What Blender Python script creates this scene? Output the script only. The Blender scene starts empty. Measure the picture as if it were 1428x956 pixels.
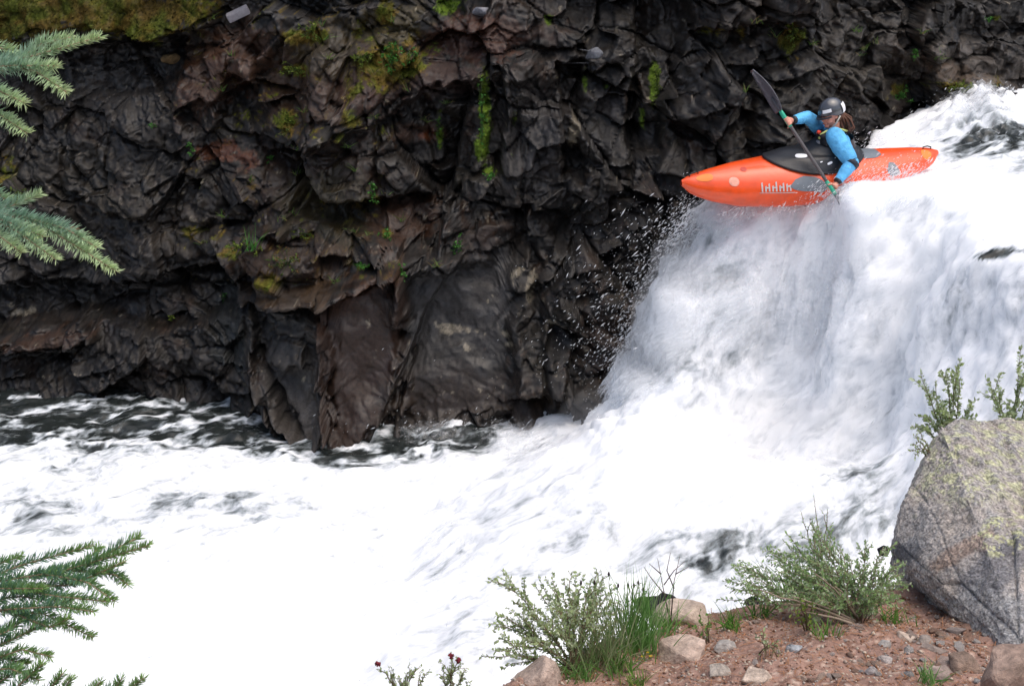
import bpy, bmesh, math, random
import numpy as np
from mathutils import Vector, Matrix
random.seed(7); RNG = np.random.default_rng(7)
SC = bpy.context.scene; COL = SC.collection
CAMP = np.array([0.0, 0.0, 6.0]); PITCH = math.radians(20.0); FPX = 1962.0
CP, SP = math.cos(PITCH), math.sin(PITCH)

# ---------- sight lines measured on the photograph (1428 x 956) turned into real places ----------
def ray(u, v):
    a = (u - 714.0) / FPX; b = (478.0 - v) / FPX
    return np.array([a, CP + b * SP, -SP + b * CP])
def at_y(u, v, y):
    d = ray(u, v); return CAMP + d * (y / d[1])
def at_z(u, v, z):
    d = ray(u, v); return CAMP + d * ((z - CAMP[2]) / d[2])
def V(p): return Vector([float(c) for c in p])
def proj(P):
    P = np.asarray(P) - CAMP
    f = P[..., 1] * CP - P[..., 2] * SP
    up = P[..., 1] * SP + P[..., 2] * CP
    f = np.maximum(f, .05)
    return 714 + FPX * P[..., 0] / f, 478 - FPX * up / f

# ---------- numpy noise ----------
def _tab(seed):
    r = np.random.default_rng(seed); p = r.permutation(256); p = np.concatenate([p, p, p])
    g = r.normal(size=(256, 3)); g /= np.linalg.norm(g, axis=1)[:, None]
    return p, g
_T = {}
def perlin(P, seed=0):
    if seed not in _T: _T[seed] = _tab(seed)
    p, g = _T[seed]
    i = np.floor(P).astype(np.int64); f = P - i; i &= 255
    w = f * f * f * (f * (f * 6 - 15) + 10)
    out = 0
    for dx in (0, 1):
        wx = w[:, 0] if dx else 1 - w[:, 0]
        for dy in (0, 1):
            wy = w[:, 1] if dy else 1 - w[:, 1]
            for dz in (0, 1):
                wz = w[:, 2] if dz else 1 - w[:, 2]
                h = p[p[p[(i[:, 0] + dx) & 255] + ((i[:, 1] + dy) & 255)] + ((i[:, 2] + dz) & 255)]
                gr = g[h]
                out = out + wx * wy * wz * (gr[:, 0] * (f[:, 0] - dx) + gr[:, 1] * (f[:, 1] - dy) + gr[:, 2] * (f[:, 2] - dz))
    return out * 1.5
def fbm(P, octv=4, seed=0, gain=.5, ridged=False):
    s = 0; a = 1.0; q = np.array(P, dtype=float)
    for k in range(octv):
        n = perlin(q + 17.3 * k, seed + k)
        if ridged: n = 1 - 2 * np.abs(n)
        s = s + a * n; a *= gain; q = q * 2.03
    return s
def facets(p2, cell, seed, tilt=.5, jit=.9):
    """angular rock: every cell of a jittered lattice is a tilted plane; returns height, edge distance, cell random"""
    q = p2 / cell; i = np.floor(q).astype(np.int64)
    r = np.random.default_rng(seed); T = r.random((4096, 5))
    d1 = np.full(len(q), 9e9); d2 = d1.copy(); h = np.zeros(len(q)); rid = np.zeros(len(q))
    for dx in (-1, 0, 1):
        for dy in (-1, 0, 1):
            c = i + (dx, dy); k = ((c[:, 0] * 7349 + c[:, 1] * 9151) ^ (c[:, 0] * 131)) & 4095
            t = T[k]; cc = c + .5 + (t[:, :2] - .5) * jit
            e = q - cc; d = e[:, 0] ** 2 + e[:, 1] ** 2
            near = d < d1
            d2 = np.where(near, d1, np.minimum(d2, d))
            hh = (t[:, 2] - .5) + ((t[:, 3] - .5) * e[:, 0] + (t[:, 4] - .5) * e[:, 1]) * 2 * tilt
            h = np.where(near, hh, h); rid = np.where(near, t[:, 2] * .37 + t[:, 3] * .63, rid); d1 = np.where(near, d, d1)
    return h, d2 - d1, rid
def sst(a, b, x):
    t = np.clip((x - a) / (b - a), 0, 1); return t * t * (3 - 2 * t)
def blob(U, Vv, u, v, ru, rv, ang=0):
    c, s = math.cos(math.radians(ang)), math.sin(math.radians(ang))
    x = (U - u); y = (Vv - v); a = (x * c + y * s) / ru; b = (-x * s + y * c) / rv
    return np.exp(-(a * a + b * b))
def poly_sd(U, Vv, pts):
    """signed distance to a polygon, positive inside"""
    pts = np.array(pts, float); n = len(pts); d = np.full(U.shape, 9e9); ins = np.zeros(U.shape, bool)
    for k in range(n):
        a = pts[k]; b = pts[(k + 1) % n]; e = b - a
        wx = U - a[0]; wy = Vv - a[1]; t = np.clip((wx * e[0] + wy * e[1]) / (e @ e), 0, 1)
        d = np.minimum(d, np.hypot(wx - t * e[0], wy - t * e[1]))
        c = ((a[1] <= Vv) & (b[1] > Vv)) | ((b[1] <= Vv) & (a[1] > Vv))
        with np.errstate(divide='ignore', invalid='ignore'):
            xi = a[0] + (Vv - a[1]) / (b[1] - a[1] if b[1] != a[1] else 1e-9) * e[0]
        ins ^= c & (U < xi)
    return np.where(ins, d, -d)
def polyline_d(U, Vv, pts):
    d = np.full(U.shape, 9e9)
    for k in range(len(pts) - 1):
        a = np.array(pts[k], float); e = np.array(pts[k + 1], float) - a
        wx = U - a[0]; wy = Vv - a[1]; t = np.clip((wx * e[0] + wy * e[1]) / (e @ e), 0, 1)
        d = np.minimum(d, np.hypot(wx - t * e[0], wy - t * e[1]))
    return d

# ---------- objects ----------
def tag(o, label=None, cat=None, group=None, kind=None):
    if label: o['label'] = label
    if cat: o['category'] = cat
    if group: o['group'] = group
    if kind: o['kind'] = kind
    return o
def empty(name, loc=(0, 0, 0), label=None, cat=None, group=None):
    o = bpy.data.objects.new(name, None); COL.objects.link(o); o.location = V(loc); o.empty_display_size = .1
    return tag(o, label, cat, group)
def link(name, me, mat=None, parent=None, smooth=True):
    o = bpy.data.objects.new(name, me); COL.objects.link(o)
    for m in (mat if isinstance(mat, (list, tuple)) else [mat]):
        if m: me.materials.append(m)
    if smooth: me.polygons.foreach_set('use_smooth', np.ones(len(me.polygons), bool))
    if parent:
        o.parent = parent; o.location = -Vector(parent.location) if parent.type == 'EMPTY' and parent.parent is None else (0, 0, 0)
    return o
def mesh_np(name, verts, faces, mat=None, parent=None, smooth=True, cols=None, floats=None, loose_mi=None):
    """verts (N,3), faces (M,k) arrays in world coordinates"""
    verts = np.asarray(verts, np.float32); faces = np.asarray(faces, np.int32); k = faces.shape[1]
    me = bpy.data.meshes.new(name)
    me.vertices.add(len(verts)); me.vertices.foreach_set('co', verts.ravel())
    me.loops.add(faces.size); me.loops.foreach_set('vertex_index', faces.ravel())
    me.polygons.add(len(faces)); me.polygons.foreach_set('loop_start', np.arange(0, faces.size, k, dtype=np.int32))
    me.polygons.foreach_set('loop_total', np.full(len(faces), k, np.int32))
    me.update(calc_edges=True)
    if cols is not None:
        c = np.ones((len(verts), 4), np.float32); c[:, :3] = cols
        at = me.color_attributes.new('tint', 'FLOAT_COLOR', 'POINT'); at.data.foreach_set('color', c.ravel())
    for nm, arr in (floats or {}).items():
        at = me.attributes.new(nm, 'FLOAT', 'POINT'); at.data.foreach_set('value', np.asarray(arr, np.float32))
    return link(name, me, mat, parent, smooth)
def grid_faces(nu, nv):
    i = np.arange(nu * nv).reshape(nv, nu)
    return np.stack([i[:-1, :-1], i[:-1, 1:], i[1:, 1:], i[1:, :-1]], -1).reshape(-1, 4)
class MB:
    """collects pieces (each an array of verts and quads/tris as quads) of ONE mesh"""
    def __init__(s): s.v = []; s.f = []; s.c = []; s.n = 0
    def add(s, v, f, col=(1, 1, 1)):
        v = np.asarray(v, float); f = np.asarray(f, int); s.v.append(v); s.f.append(f + s.n); s.n += len(v)
        c = np.asarray(col, float); s.c.append(np.broadcast_to(c, (len(v), 3)) if c.ndim == 1 else c)
    def tube(s, pts, r, seg=6, col=(1, 1, 1), cap=True):
        pts = np.asarray(pts, float); n = len(pts); r = np.broadcast_to(np.asarray(r, float), (n,))
        t = np.gradient(pts, axis=0); t /= np.linalg.norm(t, axis=1)[:, None] + 1e-9
        ref = np.array([0, 0, 1.0]) if abs(t[0][2]) < .9 else np.array([1.0, 0, 0]); V_ = []
        for k in range(n):
            a = np.cross(t[k], ref); a /= np.linalg.norm(a) + 1e-9; b = np.cross(t[k], a)
            an = np.arange(seg) * 2 * math.pi / seg
            V_.append(pts[k] + r[k] * (np.cos(an)[:, None] * a + np.sin(an)[:, None] * b))
        F = [[k * seg + j, k * seg + (j + 1) % seg, (k + 1) * seg + (j + 1) % seg, (k + 1) * seg + j] for k in range(n - 1) for j in range(seg)]
        V_ = np.concatenate(V_)
        if cap:
            V_ = np.concatenate([V_, pts[:1], pts[-1:]]); a, b = n * seg, n * seg + 1
            F += [[a, (j + 1) % seg, j, a] for j in range(seg)]; F += [[b, (n - 1) * seg + j, (n - 1) * seg + (j + 1) % seg, b] for j in range(seg)]
        s.add(V_, F, col)
    def build(s, name, mat, parent=None, smooth=True):
        v = np.concatenate(s.v); f = np.concatenate(s.f); c = np.concatenate(s.c)
        me = bpy.data.meshes.new(name)
        tri = f[:, 3] == f[:, 0]
        off = np.where(tri, 3, 4); st = np.concatenate([[0], np.cumsum(off)[:-1]]).astype(np.int32)
        lo = f.ravel()[np.stack([np.ones(len(f), bool)] * 3 + [~tri], 1).ravel()].astype(np.int32)
        me.vertices.add(len(v)); me.vertices.foreach_set('co', v.astype(np.float32).ravel())
        me.loops.add(len(lo)); me.loops.foreach_set('vertex_index', lo)
        me.polygons.add(len(f)); me.polygons.foreach_set('loop_start', st); me.polygons.foreach_set('loop_total', off.astype(np.int32))
        me.update(calc_edges=True)
        cc = np.ones((len(v), 4), np.float32); cc[:, :3] = c
        at = me.color_attributes.new('tint', 'FLOAT_COLOR', 'POINT'); at.data.foreach_set('color', cc.ravel())
        return link(name, me, mat, parent, smooth)

# ---------- materials ----------
def mat(name, col=(.5, .5, .5), rough=.6, spec=.5, metal=0, coat=0, tint=False, var=0, var_scale=20, bump=0, bump_scale=60, trans=0, bump_dist=.01, sub=0):
    m = bpy.data.materials.new(name); m.use_nodes = True; nt = m.node_tree; N = nt.nodes; L = nt.links
    b = N['Principled BSDF']; b.inputs['Roughness'].default_value = rough; b.inputs['Metallic'].default_value = metal
    b.inputs['Specular IOR Level'].default_value = spec; b.inputs['Coat Weight'].default_value = coat
    rgb = N.new('ShaderNodeRGB'); rgb.outputs[0].default_value = (*col, 1); out = rgb.outputs[0]
    if tint:
        a = N.new('ShaderNodeAttribute'); a.attribute_name = 'tint'
        mx = N.new('ShaderNodeMix'); mx.data_type = 'RGBA'; mx.blend_type = 'MULTIPLY'; mx.inputs[0].default_value = 1
        L.new(out, mx.inputs[6]); L.new(a.outputs['Color'], mx.inputs[7]); out = mx.outputs[2]
    tc = N.new('ShaderNodeTexCoord')
    if var:
        n = N.new('ShaderNodeTexNoise'); n.inputs['Scale'].default_value = var_scale; n.inputs['Detail'].default_value = 6
        L.new(tc.outputs['Object'], n.inputs['Vector'])
        r = N.new('ShaderNodeMapRange'); r.inputs[1].default_value = .3; r.inputs[2].default_value = .7; r.inputs[3].default_value = 1 - var; r.inputs[4].default_value = 1 + var
        L.new(n.outputs[0], r.inputs[0])
        mx = N.new('ShaderNodeMix'); mx.data_type = 'RGBA'; mx.blend_type = 'MULTIPLY'; mx.inputs[0].default_value = 1
        L.new(out, mx.inputs[6]); L.new(r.outputs[0], mx.inputs[7]); out = mx.outputs[2]
    L.new(out, b.inputs['Base Color'])
    if bump:
        n = N.new('ShaderNodeTexNoise'); n.inputs['Scale'].default_value = bump_scale; n.inputs['Detail'].default_value = 8; n.inputs['Roughness'].default_value = .65
        L.new(tc.outputs['Object'], n.inputs['Vector'])
        bp = N.new('ShaderNodeBump'); bp.inputs['Strength'].default_value = bump; bp.inputs['Distance'].default_value = bump_dist
        L.new(n.outputs[0], bp.inputs['Height']); L.new(bp.outputs[0], b.inputs['Normal'])
    if trans:
        tr = N.new('ShaderNodeBsdfTranslucent'); L.new(out, tr.inputs[0])
        ms = N.new('ShaderNodeMixShader'); ms.inputs[0].default_value = trans
        L.new(b.outputs[0], ms.inputs[1]); L.new(tr.outputs[0], ms.inputs[2]); L.new(ms.outputs[0], N['Material Output'].inputs[0])
    m['_out'] = 1
    return m
# =====================  CLIFF  =====================
def lerp_tab(x, tab):
    t = np.array(tab, float); return np.interp(x, t[:, 0], t[:, 1])
Y0 = [(-16, 15.6), (-6, 15.0), (-4.5, 14.7), (-3.2, 14.3), (-2.3, 14.0), (-1.4, 13.75), (0, 13.85), (1, 13.75), (2, 13.6), (3.5, 14.0), (4.8, 15.0), (5.6, 15.5), (8, 16.5), (16, 19)]
LEAN = [(-16, .5), (1, .45), (3, .35), (16, .35)]
def cliff_base(x, z):
    y0 = sum(lerp_tab(x + d, Y0) for d in (-.5, -.25, 0, .25, .5)) / 5
    zz = np.where(z > 5, 5 + (z - 5) * 2.2, z)
    return y0 + lerp_tab(x, LEAN) * zz
xs = np.concatenate([np.linspace(-16, -6.9, 60), np.arange(-6.85, 7.3, .016), np.linspace(7.4, 16, 60)])
zs = np.concatenate([np.linspace(-1.5, -.35, 12), np.arange(-.33, 5.0, .0125), np.linspace(5.03, 12, 100)])
GX, GZ = np.meshgrid(xs, zs); gx = GX.ravel(); gz = GZ.ravel()
for PASS in (0, 1):
    by = cliff_base(gx, gz)
    U, W = proj(np.stack([gx, by, gz], 1))
    P3 = np.stack([gx, np.zeros_like(gx), gz], 1)
    wx = fbm(P3 * 1.1, 2, 11, .4) * .13 + fbm(P3 * 14, 2, 12) * .008; wz = fbm(P3 * 1.1 + 5, 2, 15, .4) * .13 + fbm(P3 * 14 + 3, 2, 16) * .008
    Uw = U + wx * 80 + fbm(P3 * 6, 3, 71) * 7; Ww = W + wz * 80 + fbm(P3 * 6, 3, 75) * 7
    out = np.zeros_like(gx)          # metres towards the river
    def feat(poly, h, soft=14, du=0, dv=0, crisp=False):
        """a block or recess drawn as a polygon; du/dv tilt its face (m per 100 px)"""
        global out
        sd = poly_sd(U + (Uw - U) * .3, W + (Ww - W) * .3, poly) if crisp else poly_sd(Uw, Ww, poly); m = sst(-soft * .5, soft * .5, sd)
        c = np.mean(np.array(poly, float), 0)
        out = out + m * (h + du * (U - c[0]) / 100 + dv * (W - c[1]) / 100)
    feat([(455, 385), (560, 350), (650, 340), (600, 420), (520, 610), (465, 610), (455, 500)], .40, 7, du=-.26, crisp=True)
    feat([(330, 400), (455, 385), (460, 610), (430, 600), (390, 560), (345, 480)], .34, 8, du=.22, crisp=True)
    feat([(240, 395), (345, 395), (400, 560), (440, 615), (330, 600), (280, 520)], .24, 10, du=.1)
    feat([(290, 320), (430, 300), (560, 330), (560, 365), (450, 400), (340, 410)], .36, 8, dv=.14, crisp=True)
    feat([(570, 365), (722, 352), (730, 560), (600, 620), (540, 600)], -.03, 6, du=.06, crisp=True)
    feat([(590, 125), (700, 95), (700, 240), (600, 245)], -.22, 8)
    feat([(655, 100), (684, 100), (672, 235), (648, 235)], .20, 6)
    feat([(700, 80), (785, 90), (778, 250), (700, 245)], .10, 7, du=-.1)
    feat([(783, 90), (812, 90), (808, 240), (783, 240)], -.25, 5)
    feat([(812, 70), (885, 60), (880, 230), (815, 240)], .10, 8, du=.1)
    feat([(885, -20), (960, -20), (925, 210), (880, 220)], -.28, 12)
    feat([(960, -20), (1150, -20), (1130, 30), (960, 40)], .28, 8)
    feat([(-60, -80), (290, -80), (300, 30), (230, 45), (140, 38), (80, 52), (-60, 70)], .50, 10, dv=.05)
    feat([(-100, 75), (260, 55), (250, 110), (120, 130), (-100, 120)], -.18, 16)
    feat([(-100, 380), (120, 400), (300, 380), (330, 440), (230, 460), (110, 445), (-100, 470)], -.40, 14)
    feat([(-100, 462), (60, 465), (110, 448), (140, 470), (60, 495), (-100, 500)], .30, 8)
    feat([(520, 160), (600, 155), (602, 290), (525, 300)], -.10, 8, dv=-.05)
    feat([(255, 90), (330, 60), (430, 180), (400, 330), (250, 300)], .16, 16)
    feat([(430, 60), (600, 20), (760, 40), (740, 100), (600, 120), (520, 170), (430, 200)], .22, 18, dv=.25)
    feat([(1050, 130), (1110, 110), (1250, 170), (1200, 200), (1050, 200)], .12, 10)
    feat([(1250, 60), (1500, 40), (1500, 130), (1350, 130), (1260, 110)], .22, 14, dv=.15)
    feat([(720, 250), (870, 230), (930, 330), (850, 480), (760, 420)], .10, 12)
    feat([(755, 420), (880, 400), (900, 560), (770, 620)], .16, 10, du=.05)
    feat([(360, 470), (378, 470), (430, 590), (395, 590)], -.25, 6)
    feat([(100, 150), (250, 130), (300, 230), (200, 300), (90, 270)], .10, 12, dv=.1)
    mossy0 = np.clip(sst(70, 20, Ww) * sst(330, 250, Uw), 0, 1)
    smooth = np.clip(sst(0, 25, poly_sd(Uw, Ww, [(560, 355), (722, 352), (730, 560), (560, 610)])) * 1.0 + sst(0, 14, poly_sd(Uw, Ww, [(460, 400), (560, 362), (560, 560), (500, 600), (468, 600)])) * 1.0
                     + sst(0, 14, poly_sd(Uw, Ww, [(380, 480), (455, 470), (458, 600), (400, 580)])) * .95 + mossy0 * .7, 0, 1)
    rough_k = 1 - smooth
    p2 = np.stack([gx + wx, gz * 1.0 + wz], 1)
    def rot(p, a):
        c, s = math.cos(a), math.sin(a); return np.stack([p[:, 0] * c - p[:, 1] * s, p[:, 0] * s + p[:, 1] * c], 1)
    colz = sst(560, 620, U) * sst(980, 900, U) * sst(300, 240, W)     # the steep columns in the middle
    leftk = sst(330, 240, U) * (1 - mossy0)
    h1, e1, r1 = facets(rot(p2, .45) * (1, 1.25), .85, 3, .7)
    h2, e2, r2 = facets(rot(p2, -.35) * (1, 1.3), .34, 5, .8)
    h3, e3, r3 = facets(rot(p2, .7) * (1, 1.5), .14, 9, .9)
    h3b, e3b, r3b = facets(rot(p2, -.15) * (1.7, .8), .2, 21, .9)
    h4, e4, r4 = facets(rot(p2, .2) * (1, 1.6), .06, 13, .9)
    h3 = h3 * (1 - colz) + h3b * colz
    out = out + rough_k * (1 - .45 * leftk) * (h1 * .50 + h2 * .26) + (rough_k * .96 + .04) * (h3 * .06 + h4 * (.013 + .008 * leftk)) + (1 - rough_k) * (h3 * .010 + h4 * .010 + h2 * .02)
    out = out - (rough_k * .97 + .03) * (.10 * np.exp(-e1 * 30) + .05 * np.exp(-e2 * 26) + .02 * np.exp(-e3 * 18))
    strata = fbm(np.stack([gx * 1.2 + wx * 3, gz * 9 + gx * 1.6, gz * 0], 1), 4, 31, .6)
    out = out + strata * .018 * rough_k + fbm(P3 * 9, 4, 35, .6) * .006 * (rough_k * .7 + .3) + fbm(P3 * 1.1, 3, 38) * .16
    diag = fbm(np.stack([(gx + gz * .9) * 2, (gz + gx * .42) * 16, gz * 0], 1), 4, 51, .6) * sst(1080, 1180, U)
    out = out + diag * .03
    out = out + mossy0 * fbm(P3 * 3.5, 4, 61, .55) * .09
    if PASS == 0:        # put more rows where the surface runs level, so ledges are as finely cut as faces
        Yg = (by - out).reshape(GX.shape); dz_ = np.gradient(zs)[:, None]
        wgt = np.sqrt(1 + np.clip(np.abs(np.gradient(Yg, axis=0) / dz_), 0, 8) ** 2); ker = np.exp(-(np.arange(-24, 25) / 9.0) ** 2); ker /= ker.sum()
        wgt = np.apply_along_axis(lambda r: np.convolve(np.pad(r, 24, mode='edge'), ker, 'valid'), 1, wgt); wgt = np.minimum(wgt, 4)
        wgt[zs > 5] = 1; wgt[zs < -.34] = 1
        cum = np.cumsum(wgt * dz_, axis=0); inn = (zs >= -.33) & (zs <= 5.0); ii = np.where(inn)[0]; gz2 = GZ.copy()
        for c_ in range(GX.shape[1]):
            cc = cum[ii, c_]; gz2[ii, c_] = np.interp(np.linspace(cc[0], cc[-1], len(ii)), cc, zs[ii])
        gz = gz2.ravel()
cliffY = by - out
CV = np.stack([gx, cliffY, gz], 1)
_d = fbm(CV * 6, 3, 401, .5) * .006 * (rough_k * .85 + .15) + fbm(CV * 24, 3, 405, .6) * .004 * (rough_k * .8 + .2)
CV = CV + _d[:, None] * np.array([0.1, -.75, .6]); P3 = CV.copy(); cliffY = CV[:, 1]
U2, W2 = proj(CV)
# slope of the finished surface (where soil and moss can hold)
nx_, nz_ = len(xs), len(zs); Yg = cliffY.reshape(nz_, nx_); dyz = np.gradient(Yg, axis=0) / np.gradient(zs)[:, None]
ledge = sst(.4, 1.6, dyz.ravel())
# --- colours of the stone, with shade painted in under the overhang ---
n1 = fbm(P3 * 2.2, 4, 81); n2 = fbm(P3 * 7, 4, 85, .6); n3 = fbm(P3 * 25, 3, 89, .6)
base = np.ones((len(gx), 3)) * np.array([.021, .018, .0165])
def paint(mask, col, k=1.0):
    global base
    m = np.clip(mask * k, 0, 1)[:, None]; base = base * (1 - m) + np.array(col) * m
base *= (1 + .35 * (r2 - .5) * 2 + .35 * (r3 - .5) * 2 + .3 * n2 + .35*n3)[:, None].clip(.2, 3)
paint(sst(.1, .8, n1 + n2 * .5), (.030, .026, .017), .7)
paint(sst(.25, .9, fbm(P3 * 1.7 + 9, 4, 91) + .3 * n2), (.055, .030, .018), .75)
def pb(u, v, ru, rv, col, k=1, ang=0, thr=.25, ns=None):
    m = blob(Uw, Ww, u, v, ru, rv, ang); n = n2 if ns is None else ns
    paint(sst(thr, thr + .35, m + n * .38 + n3 * .15), col, k)
GR = (.095, .096, .10); BR = (.085, .042, .022); RU = (.16, .055, .025); MO = (.070, .092, .018); MO2 = (.095, .070, .02); DK = (.014, .013, .012)
pb(470, 90, 120, 70, (.095, .045, .026), .55); pb(450, 260, 110, 70, (.06, .032, .018), .5); pb(860, 470, 60, 60, (.07, .035, .02), .5); pb(600, 560, 60, 30, (.10, .05, .025), .6)
pb(510, 480, 60, 130, (.060, .034, .022), .9, 12); pb(500, 395, 60, 22, (.10, .052, .03), .9, -30)
pb(420, 520, 55, 50, GR, .8); pb(420, 565, 45, 28, (.12, .115, .115), .9); pb(405,440,50,40,(.05,.05,.05),.7)
pb(640, 430, 90, 95, (.034, .033, .035), .9); pb(680, 560, 110, 40, (.07, .045, .03), .8); pb(640,590,70,20,(.07,.065,.06),.8)
pb(300, 100, 50, 60, (.10, .046, .024), .7); pb(345, 70, 45, 55, (.10, .046, .024), .7); pb(680,45,60,22,(.14,.055,.035),.8); pb(500,95,70,40,(.085,.04,.03),.7); pb(620,110,60,30,(.085,.05,.045),.7)
pb(320, 215, 45, 14, RU, .9, 20); pb(580, 190, 35, 18, (.12, .07, .05), .8); pb(590, 195, 14, 8, (.3, .09, .03), .9)
pb(670, 55, 110, 28, (.10, .045, .03), .9, -8); pb(540, 30, 60, 30, (.09, .075, .022), .7)
pb(460, 60, 60, 50, (.07, .055, .022), .8); pb(420,130,60,50,(.085,.05,.03),.6); pb(455,290,70,60,(.06,.055,.025),.7); pb(560,310,50,30,(.10,.05,.03),.7)
pb(60, 470, 80, 12, (.085, .042, .024), .7, -6); pb(210, 395, 120, 30, DK, .7); pb(60, 400, 90, 40, DK, .6)  # DK patches paint the shade of the overhang recess into the stone colour
pb(400, 350, 90, 40, (.11, .06, .035), .6); pb(420, 385, 60, 22, (.12, .075, .035), .6)
pb(90, 260, 130, 60, (.045, .04, .028), .5)
pb(1330, 95, 120, 45, (.13, .115, .105), .75, 14); pb(1330, 100, 60, 12, (.17, .12, .08), .7, 14); pb(1160, 30, 120, 25, (.07, .065, .06), .6); pb(1200, 100, 80, 30, (.085, .078, .065), .6, 24)
pb(740, 180, 50, 70, (.065, .065, .072), .7); pb(850, 180, 40, 60, (.06, .062, .068), .6); pb(800,30,90,25,(.065,.062,.06),.5)
pb(1000, 20, 130, 25, (.06, .05, .045), .6)
pb(150, 130, 70, 40, (.075, .075, .08), .5); pb(260, 320, 60, 50, (.05, .04, .03), .5)
paint(sst(.42, .62, strata * .45 + .45 * n2) * sst(.0, .5, n1 + .3), (.13, .13, .135), .5 )
def pp(poly, col, k=1, soft=6):
    paint(sst(-soft, soft, poly_sd(U + (Uw - U) * .3, W + (Ww - W) * .3, poly) + 7 * n2), col, k)
pp([(455, 400), (562, 358), (575, 400), (545, 560), (500, 610), (465, 610), (452, 500)], (.045, .022, .013), .85)
pp([(440, 415), (560, 352), (570, 362), (460, 430)], (.10, .05, .03), .8, 4)
pp([(375, 470), (452, 475), (455, 530), (400, 545)], (.075, .075, .078), .8)
pp([(375, 535), (420, 530), (470, 585), (462, 600), (400, 590)], (.12, .115, .115), .85)
pp([(285, 400), (330, 385), (350, 480), (340, 520), (300, 500)], (.045, .055, .06), .7)
pp([(580, 370), (715, 355), (722, 450), (640, 480), (590, 500)], (.040, .040, .044), .85)
pp([(655, 360), (712, 352), (716, 440), (665, 445)], (.055, .055, .060), .7, 4)
pp([(530, 520), (640, 500), (740, 540), (740, 600), (540, 610)], (.055, .045, .040), .7)
pp([(395, 310), (420, 300), (450, 330), (430, 400), (400, 400)], (.055, .05, .05), .5)
# pale mineral streaks and specks
spk = fbm(P3 * 16, 3, 95, .6)
paint(sst(.95, 1.15, spk + .1), (.30, .28, .25), .7)
for (u, v, ru, rv, a) in [(632, 458, 22, 7, 8), (651, 484, 8, 5, 60), (740, 400, 6, 24, 10), (722, 380, 12, 5, -30), (765,450,10,6,0), (30, 435, 12, 5, 0), (15, 425, 5, 3, 0), (45, 431, 6, 5, 0), (800, 180, 9, 24, 5), (445, 200, 3, 7, 0), (705,465,6,5,0),(710,480,7,4,0)]:
    paint(sst(.35, .6, blob(U2, W2, u, v, ru, rv, a) + .35 * n2 + .2 * spk), (.42, .40, .33), .75)
# moss (also where it shows as a green-gold coat)
moss = np.zeros(len(gx))
MOSS = [(60, 5, 120, 42, 1.3), (200, 15, 80, 34, 1.3), (270, 5, 40, 26, .9), (150, 40, 40, 14, .8), (20, 45, 30, 30, .9), (70,60,26,20,.7), (430, 40, 34, 14, .9), (405, 165, 16, 13, 1.0), (420, 98, 28, 14, .8), (545, 80, 55, 36, .9), (545, 15, 16, 20, .8), (630, 15, 26, 12, .7), (500, 45, 12, 20, .6),
        (330, 345, 30, 10, .7), (265, 322, 18, 10, .7), (390, 375, 50, 18, .55), (440, 335, 30, 14, .4), (500, 115, 20, 16, .7), (495,150,14,18,.7), (480, 175, 16, 12, .5), (520, 280, 20, 22, .45), (12, 240, 18, 30, .55), (350, 255, 14, 22, .45), (540, 325, 10, 12, .7), (506, 360, 22, 8, .7),
        (676, 165, 9, 70, 1.0), (668, 205, 7, 20, .9), (614, 180, 6, 40, .65), (684, 238, 12, 6, .9), (912, 110, 8, 36, .9), (895, 165, 6, 22, .7), (815, 115, 5, 16, .7), (845,120,5,12,.5), (718,160,5,20,.45),(712,215,5,10,.5),
        (1100, 55, 18, 24, .9), (1100, 68, 12, 8, .8), (990, 42, 18, 8, .6), (1035, 45, 12, 10, .5), (1330, 118, 34, 10, .9), (1262, 130, 18, 10, .7), (1370, 110, 14, 12, .7), (765, 30, 8, 12, .6),(1390,25,8,5,.5)]
for (u, v, ru, rv, k) in MOSS: moss = np.maximum(moss, 1.15 * k * blob(Uw if ru > 12 else U2, Ww if ru > 12 else W2, u, v, ru, rv))
moss = np.maximum(moss, .42 * ledge * sst(620, 520, U2) * sst(200, 300, U2) * sst(420, 380, W2) * sst(-.1, .5, n1 + .4 * n2))
mossm = sst(.34, .62, moss + .30 * n2 + .22 * n3 - .05)
mc = np.where((sst(-.3, .5, n1 + fbm(P3 * 5, 3, 99))[:, None]) > .5, np.array(MO), np.array(MO2)) 
tt = sst(-.5, .6, fbm(P3 * 4, 4, 99))[:, None]; mc = np.array(MO) * tt + np.array(MO2) * (1 - tt)
mc = mc * (1 + .5 * n3[:, None]).clip(.3, 2) * (1 - .38 * sst(75, 40, W2) * sst(340, 300, U2))[:, None]
thin = ((U2 > 600) & (U2 < 930) & (W2 < 250))[:, None]; mc = np.where(thin, np.array([.075, .13, .02]) * (1 + .4 * n3[:, None]), mc)
base = base * (1 - mossm[:, None]) + mc * mossm[:, None]
base *= (0.5 + .5 * sst(-.01, .06, e2 * .5 + e3 * .12)[:, None]) * (.37 + .60 * mossm[:, None]) * np.array([1.0, .90, .78])          # darker along the cracks; bare stone darkened and warmed overall
wet = np.clip(1.1 - mossm * 1.0 - .35 * sst(0, .8, n1), 0, 1)

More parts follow.
